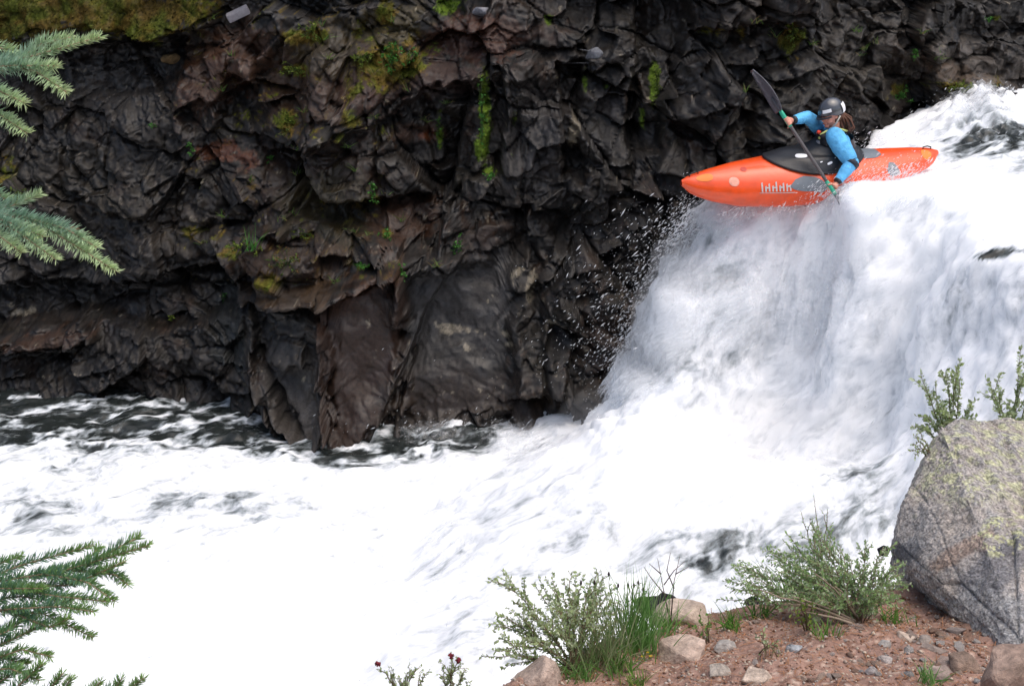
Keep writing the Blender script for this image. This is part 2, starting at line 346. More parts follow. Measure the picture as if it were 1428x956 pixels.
def rock_material(name, coat):
    m = bpy.data.materials.new(name); m.use_nodes = True; N = m.node_tree.nodes; L = m.node_tree.links; b = N['Principled BSDF']
    a = N.new('ShaderNodeAttribute'); a.attribute_name = 'tint'; w = N.new('ShaderNodeAttribute'); w.attribute_name = 'wet'
    tc = N.new('ShaderNodeTexCoord')
    n = N.new('ShaderNodeTexNoise'); n.inputs['Scale'].default_value = 38; n.inputs['Detail'].default_value = 8; n.inputs['Roughness'].default_value = .7
    L.new(tc.outputs['Object'], n.inputs['Vector'])
    r = N.new('ShaderNodeMapRange'); r.inputs[1].default_value = .3; r.inputs[2].default_value = .72; r.inputs[3].default_value = .35; r.inputs[4].default_value = 2.0; L.new(n.outputs[0], r.inputs[0])
    mx = N.new('ShaderNodeMix'); mx.data_type = 'RGBA'; mx.blend_type = 'MULTIPLY'; mx.inputs[0].default_value = 1
    L.new(a.outputs['Color'], mx.inputs[6]); L.new(r.outputs[0], mx.inputs[7]); L.new(mx.outputs[2], b.inputs['Base Color'])
    n2_ = N.new('ShaderNodeTexNoise'); n2_.inputs['Scale'].default_value = 5; n2_.inputs['Detail'].default_value = 5; L.new(tc.outputs['Object'], n2_.inputs['Vector'])
    rr = N.new('ShaderNodeMapRange'); rr.inputs[1].default_value = .35; rr.inputs[2].default_value = .65; rr.inputs[3].default_value = .34; rr.inputs[4].default_value = .75; L.new(n2_.outputs[0], rr.inputs[0])
    m2 = N.new('ShaderNodeMix'); m2.data_type = 'FLOAT'; L.new(w.outputs['Fac'], m2.inputs[0]); m2.inputs[2].default_value = .95; L.new(rr.outputs[0], m2.inputs[3]); L.new(m2.outputs[0], b.inputs['Roughness'])
    ms = N.new('ShaderNodeMath'); ms.operation = 'MULTIPLY'; L.new(w.outputs['Fac'], ms.inputs[0]); ms.inputs[1].default_value = coat; L.new(ms.outputs[0], b.inputs['Specular IOR Level'])
    b.inputs['Coat Weight'].default_value = .06; b.inputs['Coat Roughness'].default_value = .16
    mu = N.new('ShaderNodeTexNoise'); mu.inputs['Scale'].default_value = 22; mu.inputs['Detail'].default_value = 10; mu.inputs['Roughness'].default_value = .8; L.new(tc.outputs['Object'], mu.inputs['Vector'])
    bp = N.new('ShaderNodeBump'); ak = N.new('ShaderNodeAttribute'); ak.attribute_name = 'rk'; L.new(ak.outputs['Fac'], bp.inputs['Strength']); bp.inputs['Distance'].default_value = .05; L.new(mu.outputs[0], bp.inputs['Height']); L.new(bp.outputs[0], b.inputs['Normal'])
    return m
cliff = mesh_np('cliff', CV, grid_faces(nx_, nz_), rock_material('wet_rock', .42), cols=base.clip(.003, .8), floats={'wet': wet, 'rk': .22 + .10 * rough_k}, smooth=False)
tag(cliff, 'dark wet rock wall of the gorge with mossy ledges behind the white water', 'cliff', kind='structure')
def on_cliff(u, v, rad=5):
    k = np.where((np.abs(U2 - u) < rad) & (np.abs(W2 - v) < rad))[0]
    if not len(k): return at_y(u, v, 15)
    return CV[k[np.argmin(CV[k, 1])]]
# moss fuzz: small upright tufts
cand = np.where((mossm > .5) & (RNG.random(len(gx)) < .22) & (np.abs(gz - 2.4) < 2.9) & (np.abs(gx) < 7))[0]
q = CV[cand]; k = len(cand); L_ = RNG.uniform(.010, .03, k) * (1 + .5 * (W2[cand] < 60)); an = RNG.uniform(0, 6.28, k)
tip = q + np.stack([np.cos(an) * L_ * .5, -L_ * RNG.uniform(.3, 1, k), L_ * RNG.uniform(-.3, 1, k)], 1)
sd = np.stack([np.sin(an) * L_ * .35, np.zeros(k), np.cos(an) * L_ * .35], 1)
vv = np.concatenate([q - sd, q + sd, tip]); ff = np.stack([np.arange(k), np.arange(k) + k, np.arange(k) + 2 * k], 1)
mcl = mc[cand] * RNG.uniform(.6, 1.7, (k, 1)); mm = mesh_np('moss', vv, ff, mat('moss_mat', (1.1, 1.1, 1.1), .9, .1, tint=True, trans=.2), cols=np.concatenate([mcl * .7, mcl * .7, mcl * 1.3]), smooth=False)
tag(mm, 'green and golden moss growing over the ledges of the dark cliff', 'moss', kind='stuff')

# =====================  RIVER  =====================
ctrl = [(0, 600, 0), (220, 590, 0), (450, 610, 0), (640, 620, .02), (0, 750, 0), (0, 950, 0), (300, 950, 0), (490, 950, 0), (300, 760, .05), (600, 700, .02), (690, 630, .05), (560, 790, .0), (450, 700, .06),
        (680, 760, .34), (650, 900, .30), (790, 620, .5), (740, 660, .42), (860, 572, .70), (1000, 580, .8), (1130, 585, .9), (1250, 575, 1.02), (900, 650, .75), (1100, 660, .85), (1250, 660, .95), (800, 720, .55), (900, 800, .35), (1100, 760, .50), (1250, 740, .62), (800, 900, .2), (1000, 930, .2),
        (885, 520, 1.0), (905, 470, 1.4), (935, 420, 1.75), (960, 350, 2.15), (990, 305, 2.45), (1060, 520, 1.1), (1080, 440, 1.6), (1100, 360, 2.15), (1150, 520, 1.15), (1200, 400, 2.1), (1220, 480, 1.6), (1250, 300, 2.7),
        (1300, 400, 2.25), (1320, 500, 1.75), (1428, 500, 2.0), (1428, 600, 1.5), (1428, 400, 2.5), (1428, 330, 2.75)]
cpts = [list(at_z(*c)) for c in ctrl]
cpts += [list(at_y(u, v, y)) for (u, v, y) in [(1010, 296, 13.1), (1085, 292, 13.0), (1120, 296, 12.88), (1165, 284, 12.8), (1230, 262, 12.85), (1300, 240, 13.1), (1380, 260, 12.8), (1185, 280, 12.6), (1205, 280, 12.55), (1196, 308, 12.36), (1172, 308, 12.46), (1255, 276, 12.48)]]
cpts += [[.75, 13.3, .25], [1.1, 13.3, .6], [1.42, 13.3, 1.3], [1.68, 13.35, 1.85], [3.0, 14.0, 2.6], [4.0, 14.0, 2.84], [3.0, 13.5, 2.66], [3.4, 13.4, 2.72], [3.85, 13.55, 2.82], [2.6, 13.3, 2.6], [3.1, 13.1, 2.76], [4.5, 15, 3.02], [5.5, 15.6, 3.12], [5.5, 14, 3.05], [8, 17, 3.3], [9, 13, 3.1], [8, 10.5, 2.8], [6, 9, 2.2], [4, 8.3, 1.2], [9, 8, 2.6], [-10, 9, -.1], [-10, 15, -.1], [-4, 7, -.1], [0, 7, -.05], [2, 8, .15], [14, 16, 3.4], [14, 9, 3], [2.4, 14.2, 2.4]]
cpts = np.array(cpts)
def tps(pts):
    A = pts[:, :2]; z = pts[:, 2]; n = len(A)
    r = np.linalg.norm(A[:, None] - A[None], axis=2); K = np.where(r > 0, r * r * np.log(r + 1e-12), 0) + np.eye(n) * .012
    M = np.zeros((n + 3, n + 3)); M[:n, :n] = K; M[:n, n] = 1; M[:n, n + 1:] = A; M[n, :n] = 1; M[n + 1:, :n] = A.T
    w = np.linalg.solve(M, np.concatenate([z, [0, 0, 0]]))
    def f(x, y):
        s = w[n] + w[n + 1] * x + w[n + 2] * y
        for k in range(n):
            r2 = (x - A[k, 0]) ** 2 + (y - A[k, 1]) ** 2 + 1e-12; s = s + w[k] * .5 * r2 * np.log(r2)
        return s
    return f
_main = tps(cpts)
EDGE = np.array([(0.2, 13.4), (.85, 13.25), (1.15, 13.2), (1.45, 13.25), (1.75, 13.4), (1.8, 13.25), (2.2, 13.12), (2.75, 13.25), (3.2, 13.7), (3.5, 14.3), (3.9, 15.0), (5.0, 16.4), (9, 18), (9, 30), (-9, 30), (-9, 13.9)])
def water_z(x, y):
    z = np.clip(_main(x, y), -.2, 3.35)
    sd = poly_sd(x, y, EDGE) if np.ndim(x) else poly_sd(np.array([x]), np.array([y]), EDGE)[0]
    m = sst(.02, .3, sd) * sst(5.5, 4.2, x)
    return z * (1 - m) + np.minimum(z, .15) * m
wxs = np.concatenate([np.linspace(-14, -6.6, 40), np.arange(-6.5, 7.2, .022), np.linspace(7.3, 14, 40)])
wys = np.concatenate([np.linspace(5.5, 8.6, 30), np.arange(8.65, 16.8, .022), np.linspace(16.9, 19, 8)])
RX, RY = np.meshgrid(wxs, wys); rx = RX.ravel(); ry = RY.ravel(); rz = water_z(rx, ry)
RU_, RV_ = proj(np.stack([rx, ry, rz], 1))
dzx = np.gradient(rz.reshape(RX.shape), axis=1) / np.gradient(wxs)[None]; dzy = np.gradient(rz.reshape(RX.shape), axis=0) / np.gradient(wys)[:, None]
slope = np.hypot(dzx, dzy).ravel(); st_ = sst(.3, 1.3, slope)
fx, fy = -.86, -.51                                   # the way the water runs
al = rx * fx + ry * fy; ac = -rx * fy + ry * fx
_a = np.array([-.74, -.34, -.58]); _a /= np.linalg.norm(_a); _b = np.cross(_a, [0, 0, 1.0]); _b /= np.linalg.norm(_b); _c = np.cross(_a, _b)
R3 = np.stack([rx, ry, rz], 1); R3 = R3 + .12 * np.stack([fbm(R3 * 1.4, 2, 250), fbm(R3 * 1.4, 2, 252), 0 * rx], 1); Q = np.stack([R3 @ _a, R3 @ _b, R3 @ _c], 1)
turb = fbm(Q * (1.1, 2.2, 2.0), 3, 201, .5)
pool = 1 - st_
# rolling waves
wv = (1 - np.abs(fbm(Q * (1.5, 2.4, 1.5) + 3, 2, 205))) ** 2
act = .35 + .65 * sst(560, 660, RV_) 
disp = turb * (.055 * pool + .09 * st_) + pool * (wv - .5) * .07 * act
disp += fbm(Q * (4, 8, 8), 3, 211, .55) * (.016 + .030 * st_)
disp += st_ * fbm(Q * (2.0, 7, 7), 2, 215, .5) * .03
lip = blob(RU_, RV_, 1230, 268, 60, 16) * .08 + blob(RU_, RV_, 1370, 160, 60, 26) * .16 + blob(RU_, RV_, 560, 606, 90, 12) * .05 + blob(RU_, RV_, 640, 600, 30, 8) * .04 + blob(RU_, RV_, 900, 600, 110, 26) * .08
nk = 1 - .85 * np.clip(blob(RU_, RV_, 1190, 262, 120, 34) * 1.3, 0, 1); disp *= nk; lip *= nk
disp += .13 * blob(RU_, RV_, 1188, 292, 26, 20)
disp += .07 * blob(RU_, RV_, 1255, 268, 60, 12)
disp += lip * (1 + 1.1 * fbm(Q * 6, 3, 223))
nrm = np.stack([-dzx.ravel(), -dzy.ravel(), np.ones(len(rx))], 1); nrm /= np.linalg.norm(nrm, axis=1)[:, None]
damp = 1 - sst(.05, -.2, ry - 8.6)
RVt = np.stack([rx, ry, rz], 1) + nrm * (disp * damp)[:, None]
RU2, RV2 = proj(RVt)
# foam cover, with grey shading and blown-out patches painted in
sn = fbm(Q * (1.2, 3.6, 3.2), 4, 231, .55); sn2 = fbm(Q * (3.5, 9, 8), 4, 237, .58); sn3 = fbm(Q * (7, 11, 11), 3, 241, .6)
foam = 1.05 * np.ones(len(rx))
def fb(u, v, ru, rv, k, ang=0):
    global foam
    foam = foam - k * blob(RU_, RV_, u, v, ru, rv, ang)
DARKW_SHADE = [(545, 598, 60, 12, .8), (730, 800, 130, 130, .15), (200, 690, 260, 70, .12), (420, 760, 160, 60, .08), (1040, 440, 110, 110, .03),(90, 690, 160, 50, .04), (200, 760, 180, 60, .1), (330, 700, 120, 16, .22), (330, 560, 60, 14, .4),(0, 590, 220, 26, .7), (200, 596, 110, 14, .4), (330, 598, 100, 16, .5), (500, 640, 90, 12, .4), (620, 612, 60, 12, .5), (1428, 230, 40, 40, .2),(0, 555, 260, 36, 1.15), (170, 560, 170, 26, 1.0), (330, 585, 90, 30, 1.1), (400, 605, 90, 16, 1.0), (230, 560, 60, 16, .5), (470, 628, 90, 16, .75), (560, 622, 110, 14, .65), (700, 600, 50, 12, .6),  # dark water; the broad entry on the mound paints its shaded slope grey
         (30, 715, 70, 40, .22), (120, 620, 150, 12, .3), (60, 650, 120, 12, .22), (1370, 205, 60, 20, .5), (1410, 180, 50, 16, .4), (1330, 195, 40, 12, .3), (1385, 358, 24, 6, 1.3), (1420, 350, 26, 5, 1.0), (1390, 420, 60, 45, .28),
         (1180, 720, 110, 60, .34), (1000, 770, 110, 50, .34), (950, 785, 50, 20, .2), (1210, 650, 60, 30, .22), (1000, 480, 90, 60, .20), (930, 520, 60, 40, .24), (1010, 380, 40, 40, .18), (1130, 420, 60, 50, .1), (640, 880, 100, 90, .14), (760, 720, 120, 60, .13), (1240, 560, 60, 40, .16), (990, 320, 30, 30, .2)]
for d in DARKW_SHADE: fb(*d)
ct = np.clip(blob(RU_, RV_, 400, 860, 240, 150) + blob(RU_, RV_, 1060, 610, 260, 46) + blob(RU_, RV_, 1250, 330, 110, 90) * .8, 0, 1)  # overexposed patches of water, painted brighter through the foam
foam = foam - .09 * (1 - ct); foam = np.maximum(foam, .24 + .38 * sst(590, 690, RV_) * sst(860, 760, RU_) + .36 * sst(860, 960, RU_) * sst(250, 270, RV_) - .5 * blob(RU_, RV_, 1400, 356, 40, 9) - .12 * blob(RU_, RV_, 1010, 775, 120, 40))
foam_v = foam * 1 - .02 + .21 * sn + .12 * sn2 + .07 * sn3  + .42 * (sn + sn2) * sst(.8, .35, foam)
def water_material():
    m = bpy.data.materials.new('white_water'); m.use_nodes = True; N = m.node_tree.nodes; L = m.node_tree.links; b = N['Principled BSDF']
    a = N.new('ShaderNodeAttribute'); a.attribute_name = 'foam'; tc = N.new('ShaderNodeTexCoord')
    mp = N.new('ShaderNodeMapping'); mp.inputs['Scale'].default_value = (1, 2.2, 2.2); fa = N.new('ShaderNodeAttribute'); fa.attribute_name = 'flow'; L.new(fa.outputs['Vector'], mp.inputs['Vector'])
    n = N.new('ShaderNodeTexNoise'); n.inputs['Scale'].default_value = 9; n.inputs['Detail'].default_value = 7; n.inputs['Roughness'].default_value = .6; n.inputs['Distortion'].default_value = .3; L.new(mp.outputs[0], n.inputs['Vector'])
    s = N.new('ShaderNodeMath'); s.operation = 'MULTIPLY_ADD'; L.new(n.outputs[0], s.inputs[0]); s.inputs[1].default_value = .8; s.inputs[2].default_value = -.36
    ad = N.new('ShaderNodeMath'); ad.operation = 'ADD'; L.new(a.outputs['Fac'], ad.inputs[0]); L.new(s.outputs[0], ad.inputs[1])
    cr = N.new('ShaderNodeValToRGB'); e = cr.color_ramp.elements
    e[0].position = .12; e[0].color = (.018, .022, .021, 1); e[1].position = 1.0; e[1].color = (.86, .875, .89, 1)
    x = e.new(.34); x.color = (.075, .085, .085, 1); x = e.new(.52); x.color = (.30, .33, .345, 1); x = e.new(.72); x.color = (.62, .645, .67, 1)
    L.new(ad.outputs[0], cr.inputs[0]); L.new(cr.outputs[0], b.inputs['Base Color'])
    ro = N.new('ShaderNodeMapRange'); ro.inputs[1].default_value = .2; ro.inputs[2].default_value = .6; ro.inputs[3].default_value = .12; ro.inputs[4].default_value = .8; L.new(ad.outputs[0], ro.inputs[0]); L.new(ro.outputs[0], b.inputs['Roughness'])
    b.inputs['IOR'].default_value = 1.33
    b.inputs['Subsurface Weight'].default_value = .8; b.inputs['Subsurface Scale'].default_value = .22; b.inputs['Subsurface Radius'].default_value = (1, 1, 1)
    bp = N.new('ShaderNodeBump'); bp.inputs['Strength'].default_value = .22; bp.inputs['Distance'].default_value = .05
    L.new(n.outputs[0], bp.inputs['Height']); L.new(bp.outputs[0], b.inputs['Normal'])
    return m
river = mesh_np('river_water', RVt, grid_faces(len(wxs), len(wys)), water_material(), floats={'foam': foam_v})
_at = river.data.attributes.new('flow', 'FLOAT_VECTOR', 'POINT'); _at.data.foreach_set('vector', Q.astype(np.float32).ravel())
tag(river, 'white water pouring over the drop and boiling through the pool below', 'river', kind='structure')

# ---------- spray: torn sheets and drops thrown off the falling water ----------
def spray_layer():
    k = len(rx)
    dens = np.clip(.06 * st_ + .0, 0, 1)
    for (u, v, ru, rv, p) in [(960, 340, 40, 50, .5), (925, 430, 40, 50, .45), (890, 520, 36, 40, .4), (1010, 305, 50, 18, .5), (1220, 250, 70, 18, .6), (1370, 165, 70, 30, .28), (850, 575, 60, 16, .35), (720, 600, 60, 14, .22), (640, 592, 40, 16, .4), (560, 605, 80, 14, .2), (240, 580, 130, 22, .1), (700, 640, 40, 30, .1), (560, 850, 40, 120, .04)]:
        dens = dens + p * blob(RU_, RV_, u, v, ru, rv)
    pick = np.where((RNG.random(k) < dens * .6) & (foam > .35) & (ry > 8.7) & (np.abs(rx) < 7))[0]
    q = RVt[pick]; n = nrm[pick]; k = len(pick)
    dist = RNG.exponential(.045, k) * (1 + 1.2 * st_[pick])
    q = q + n * dist[:, None] + RNG.normal(0, .03, (k, 3))
    return q, pick
def drops(q, size, stretch, dirs, name, m, lab, cat):
    k = len(q); a = np.cross(dirs, [0.3, .2, 1]); a /= np.linalg.norm(a, axis=1)[:, None] + 1e-9; b = np.cross(dirs, a)
    s = size[:, None]; l = (size * stretch)[:, None]
    v = np.stack([q + dirs * l, q + a * s, q + b * s, q - a * s, q - b * s, q - dirs * l], 1).reshape(-1, 3)
    f = np.array([[0, 1, 2], [0, 2, 3], [0, 3, 4], [0, 4, 1], [5, 2, 1], [5, 3, 2], [5, 4, 3], [5, 1, 4]])
    F = (f[None] + (np.arange(k) * 6)[:, None, None]).reshape(-1, 3)
    o = mesh_np(name, v, F, m); return tag(o, lab, cat, kind='stuff')
q1, _p = spray_layer()
# drops flung clear of the left edge of the fall, over the rock
def fling(n, u0, v0, u1, v1, su, sv, y0, sy):
    t = RNG.random(n); u = u0 + (u1 - u0) * t + RNG.normal(0, su, n) - np.abs(RNG.normal(0, su, n)); v = v0 + (v1 - v0) * t + RNG.normal(0, sv, n); y = y0 + RNG.normal(0, sy, n)
    return np.array([at_y(a, b, c) for a, b, c in zip(u, v, y)])
q2 = np.concatenate([fling(2600, 1165, 276, 1300, 240, 12, 8, 12.8, .05), fling(700, 1020, 296, 1160, 288, 16, 5, 12.85, .05), fling(900, 1150, 272, 1215, 258, 14, 9, 12.75, .06), fling(11000, 985, 290, 885, 520, 13, 14, 13.2, .10), fling(2600, 980, 290, 880, 520, 26, 14, 13.3, .12), fling(900, 960, 300, 830, 520, 48, 30, 13.3, .15), fling(800, 1180, 262, 1290, 225, 26, 9, 12.95, .08), fling(240, 1300, 190, 1428, 130, 16, 10, 15.2, .2), fling(160, 560, 600, 700, 590, 40, 14, 13.3, .1), fling(300,1190,195,1300,190,16,7,13.9,.1)])
sp = mat('spray_white', (.92, .94, .96), .5, .3, trans=.4)
_N = sp.node_tree.nodes; _t = _N.new('ShaderNodeBsdfTransparent'); _m = _N.new('ShaderNodeMixShader'); _m.inputs[0].default_value = .45; _o = _N['Material Output']; _s = _o.inputs[0].links[0].from_socket
sp.node_tree.links.new(_s, _m.inputs[1]); sp.node_tree.links.new(_t.outputs[0], _m.inputs[2]); sp.node_tree.links.new(_m.outputs[0], _o.inputs[0])
qa = np.concatenate([q1, q2]); k = len(qa)
dr = np.array([-.7, -.2, -.6]) + RNG.normal(0, .22, (k, 3)); dr /= np.linalg.norm(dr, axis=1)[:, None]
sz = np.clip(RNG.lognormal(-6.45, .7, k), .0008, .008)
drops(qa, sz, RNG.uniform(1.5, 6.5, k), dr, 'spray', sp, 'white drops and torn streaks of spray flying off the falling water', 'spray')
print('spray', k)

# veils: torn translucent sheets of blown water standing a few centimetres off the fall
def veil_mat(seed):
    m = bpy.data.materials.new('veil'); m.use_nodes = True; N = m.node_tree.nodes; L = m.node_tree.links; b = N['Principled BSDF']
    b.inputs['Base Color'].default_value = (.93, .95, .97, 1); b.inputs['Roughness'].default_value = .8
    tr = N.new('ShaderNodeBsdfTranslucent'); tr.inputs[0].default_value = (.93, .95, .97, 1)
    m0 = N.new('ShaderNodeMixShader'); m0.inputs[0].default_value = .4; L.new(b.outputs[0], m0.inputs[1]); L.new(tr.outputs[0], m0.inputs[2])
    tc = N.new('ShaderNodeTexCoord'); mp = N.new('ShaderNodeMapping'); mp.inputs['Location'].default_value = (seed, seed, 0); mp.inputs['Rotation'].default_value = (0, 0, math.radians(-30)); mp.inputs['Scale'].default_value = (1, 2.4, .8)
    L.new(tc.outputs['Object'], mp.inputs['Vector'])
    n = N.new('ShaderNodeTexNoise'); n.inputs['Scale'].default_value = 9; n.inputs['Detail'].default_value = 9; n.inputs['Roughness'].default_value = .65; n.inputs['Distortion'].default_value = .5; L.new(mp.outputs[0], n.inputs['Vector'])
    a = N.new('ShaderNodeAttribute'); a.attribute_name = 'veil'; fa = N.new('ShaderNodeAttribute'); fa.attribute_name = 'flow'; L.new(fa.outputs['Vector'], mp.inputs['Vector']); mp.inputs['Scale'].default_value = (1, 2.2, 2.2); mp.inputs['Rotation'].default_value = (0, 0, 0)
    s1 = N.new('ShaderNodeMath'); s1.operation = 'ADD'; L.new(n.outputs[0], s1.inputs[0]); L.new(a.outputs['Fac'], s1.inputs[1])
    r = N.new('ShaderNodeMapRange'); r.inputs[1].default_value = .85; r.inputs[2].default_value = 1.35; r.inputs[3].default_value = 0; r.inputs[4].default_value = .7; L.new(s1.outputs[0], r.inputs[0])
    t = N.new('ShaderNodeBsdfTransparent'); ms = N.new('ShaderNodeMixShader'); L.new(r.outputs[0], ms.inputs[0]); L.new(t.outputs[0], ms.inputs[1]); L.new(m0.outputs[0], ms.inputs[2]); L.new(ms.outputs[0], N['Material Output'].inputs[0])
    return m
sub_x = np.where((wxs > -3.5) & (wxs < 6.5))[0][::2]; sub_y = np.where((wys > 8.9) & (wys < 16.5))[0][::2]
idx = (sub_y[:, None] * len(wxs) + sub_x[None]).ravel()
VB = np.zeros(len(rx))
for (u, v, ru, rv, p) in [(930, 420, 50, 130, 1.0), (880, 520, 40, 50, .9), (1000, 300, 70, 30, .8), (1010, 420, 110, 140, .55), (880, 540, 60, 40, .7), (1230, 285, 80, 22, .6), (1370, 165, 80, 30, .55), (720, 620, 70, 40, .55), (600, 610, 90, 22, .45), (1150, 420, 200, 140, .4), (620, 760, 70, 120, .42), (1050, 700, 250, 90, .38), (300, 600, 160, 26, .3)]:
    VB = np.maximum(VB, p * blob(RU_, RV_, u, v, ru, rv))
for j, (off, sdn) in enumerate([(.035, 1), (.075, 2), (.12, 3)]):
    bumpy = fbm(Q[idx] * (3, 5, 3) + 7 * j, 3, 260 + j) * .04
    vv = RVt[idx] + nrm[idx] * (off + bumpy)[:, None] + np.array([-.5, -.1, 0]) * (off * st_[idx])[:, None]
    o = mesh_np('spray_veil', vv, grid_faces(len(sub_x), len(sub_y)), veil_mat(sdn * 3.7), floats={'veil': VB[idx] - .07 * j})
    me = o.data; _at = me.attributes.new('flow', 'FLOAT_VECTOR', 'POINT'); _at.data.foreach_set('vector', Q[idx].astype(np.float32).ravel()); bm = bmesh.new(); bm.from_mesh(me); la = bm.verts.layers.float['veil']
    bmesh.ops.delete(bm, geom=[v_ for v_ in bm.verts if v_[la] < .12], context='VERTS'); bm.to_mesh(me); bm.free()
    tag(o, 'torn white veil of spray hanging off the face of the fall', 'spray', kind='stuff')

# drifting mist off the foot and the side of the fall
def mist(blobs, dens, lab):
    parts_ = []
    bm = bmesh.new()
    for (u, v, y, a, b, c) in blobs:
        r = bmesh.ops.create_icosphere(bm, subdivisions=4, radius=1); p = at_y(u, v, y)
        for w_ in r['verts']: w_.co = Vector((w_.co.x * a + p[0], w_.co.y * b + p[1], w_.co.z * c + p[2]))
    me = bpy.data.meshes.new('mist'); bm.to_mesh(me); bm.free(); o = bpy.data.objects.new('mist', me); COL.objects.link(o)
    md = o.modifiers.new('r', 'REMESH'); md.mode = 'VOXEL'; md.voxel_size = .05; sm = o.modifiers.new('s', 'SMOOTH'); sm.iterations = 14; sm.factor = .7
    dg = bpy.context.evaluated_depsgraph_get(); dg.update(); r = bpy.data.meshes.new_from_object(o.evaluated_get(dg)); bpy.data.objects.remove(o)
    n = len(r.vertices); q = np.zeros(n * 3, np.float32); r.vertices.foreach_get('co', q); q = q.reshape(-1, 3).astype(float)
    q = q + np.stack([fbm(q * 1.5, 3, 501), fbm(q * 1.5, 3, 503), fbm(q * 1.5, 3, 505)], 1) * .12; r.vertices.foreach_set('co', q.astype(np.float32).ravel())
    m = bpy.data.materials.new('mist'); m.use_nodes = True; N = m.node_tree.nodes; N.remove(N['Principled BSDF']); v_ = N.new('ShaderNodeVolumePrincipled'); v_.inputs['Density'].default_value = dens; v_.inputs['Color'].default_value = (.97, .98, 1, 1); v_.inputs['Anisotropy'].default_value = .2
    m.node_tree.links.new(v_.outputs[0], N['Material Output'].inputs['Volume'])
    return tag(link('mist', r, m), lab, 'mist', kind='stuff')
mist([(955, 380, 12.95, .28, .3, .35), (925, 440, 12.9, .35, .3, .4), (905, 500, 12.8, .35, .3, .35), (985, 315, 13.0, .22, .2, .25)], 1.0, 'thin white mist drifting off the left side of the fall')
mist([(900, 600, 12.3, .9, .5, .35), (1050, 600, 12.1, .9, .5, .35), (1180, 600, 11.8, .7, .5, .35)], .32, 'low white mist over the foot of the fall')
# =====================  KAYAK, PADDLE, KAYAKER  =====================
BOW = at_y(950, 254, 12.8); STERN = at_y(1307, 211, 13.5); KL = float(np.linalg.norm(BOW - STERN))
KX = (BOW - STERN) / KL; KY = np.cross([0, 0, 1], KX); KY /= np.linalg.norm(KY); KZ = np.cross(KX, KY)
ra = math.radians(9); KY, KZ = KY * math.cos(ra) - KZ * math.sin(ra), KZ * math.cos(ra) + KY * math.sin(ra)
K0 = BOW - KZ * .25                    # local origin: under the bow tip; x runs aft
def kp(x, y, z): return K0 - KX * x + KY * y + KZ * z       # x metres aft of the bow, y to the paddler's left, z up
KT = [0, .015, .04, .1, .2, .35, .5, .65, .8, .9, .96, .985, 1]
KW = [.006, .055, .095, .155, .235, .305, .33, .315, .245, .175, .12, .08, .01]
KK = [.235, .165, .12, .05, -.02, -.06, -.07, -.055, -.005, .07, .13, .18, .235]
KS = [.25, .235, .215, .185, .16, .145, .14, .145, .165, .195, .215, .23, .245]
KD = [.262, .29, .305, .335, .37, .395, .37, .34, .32, .305, .29, .28, .255]
def smooth_tab(t, ys):
    return sum(np.interp(np.clip(t + d, 0, 1), KT, ys) for d in (-.012, 0, .012)) / 3
def hull(t, th, off=0.0):
    """th 0..pi over the deck from left sheer to right sheer, pi..2pi round the keel"""
    w, k, s, d = (smooth_tab(t, q) for q in (KW, KK, KS, KD)); c, sn = math.cos(th), math.sin(th)
    if sn >= 0: e = 2 / 2.1; y = w * math.copysign(abs(c) ** e, c); z = s + (d - s) * abs(sn) ** (2 / 1.7)
    else: e = 2 / 2.9; y = w * math.copysign(abs(c) ** e, c); z = s - (s - k) * abs(sn) ** e
    if off:
        n = np.array([0, c / max(w, .05), sn / .2]); n /= np.linalg.norm(n); y += n[1] * off; z += n[2] * off
    return kp(t * KL, y, z)
kay = empty('kayak', kp(KL * .5, 0, 0), 'bright orange whitewater kayak with grey patches launching off the lip of the fall', 'kayak')
nt, nh = 90, 48
vs = np.array([hull(t, 2 * math.pi * h / nh) for t in np.linspace(0, 1, nt) for h in range(nh)])
fs = [[i * nh + j, i * nh + (j + 1) % nh, (i + 1) * nh + (j + 1) % nh, (i + 1) * nh + j] for i in range(nt - 1) for j in range(nh)]
m_or = mat('orange_plastic', (.84, .085, .012), .30, .5, var=.16, var_scale=9, coat=.25, bump=.15, bump_scale=30)
mesh_np('hull', vs, fs, m_or, kay)
def decal(name, m, pts, mb=None, n=14, k=6, off=.004, col=(1, 1, 1)):
    """patch on the skin of the hull; pts = list of (t, theta_low, theta_high)"""
    T = np.linspace(pts[0][0], pts[-1][0], n); lo = np.interp(T, [p[0] for p in pts], [p[1] for p in pts]); hi = np.interp(T, [p[0] for p in pts], [p[2] for p in pts])
    v = np.array([hull(t, a + (b - a) * j / k, off) for t, a, b in zip(T, lo, hi) for j in range(k + 1)])
    f = grid_faces(k + 1, n)
    if mb is not None: mb.add(v, f, col)
    else: return mesh_np(name, v, f, m, kay)
def oval(tc, th, rt, rh, n=9):
    return [(tc + rt * math.cos(a), th - rh * math.sin(a), th + rh * math.sin(a)) for a in np.linspace(math.pi, 0, n)]
m_gy = mat('grey_graphic', (.16, .18, .20), .4, var=.1); m_wg = mat('white_graphic', (.78, .36, .26), .45, var=.2, var_scale=40); m_yl = mat('yellow_graphic', (.82, .20, .015), .45)
decal('side_graphic', m_gy, [(.365, .28, .34), (.385, .15, .55), (.42, .05, .66), (.46, .0, .6), (.49, -.05, .45), (.505, .12, .2)])
mb = MB()
for j in range(9):
    t0 = .262 + j * .0125
    hgt = [.36, .22, .30, .22, .36, .22, .30, .26, .22][j]
    decal('', None, [(t0, .14, .14 + hgt), (t0 + .0055, .12, .17 + hgt)], mb, 3, 3)
    if j % 2: decal('', None, [(t0 + .004, .14 + hgt * .6, .14 + hgt * .85), (t0 + .013, .14 + hgt * .6, .14 + hgt * .85)], mb, 3, 2, .0045)
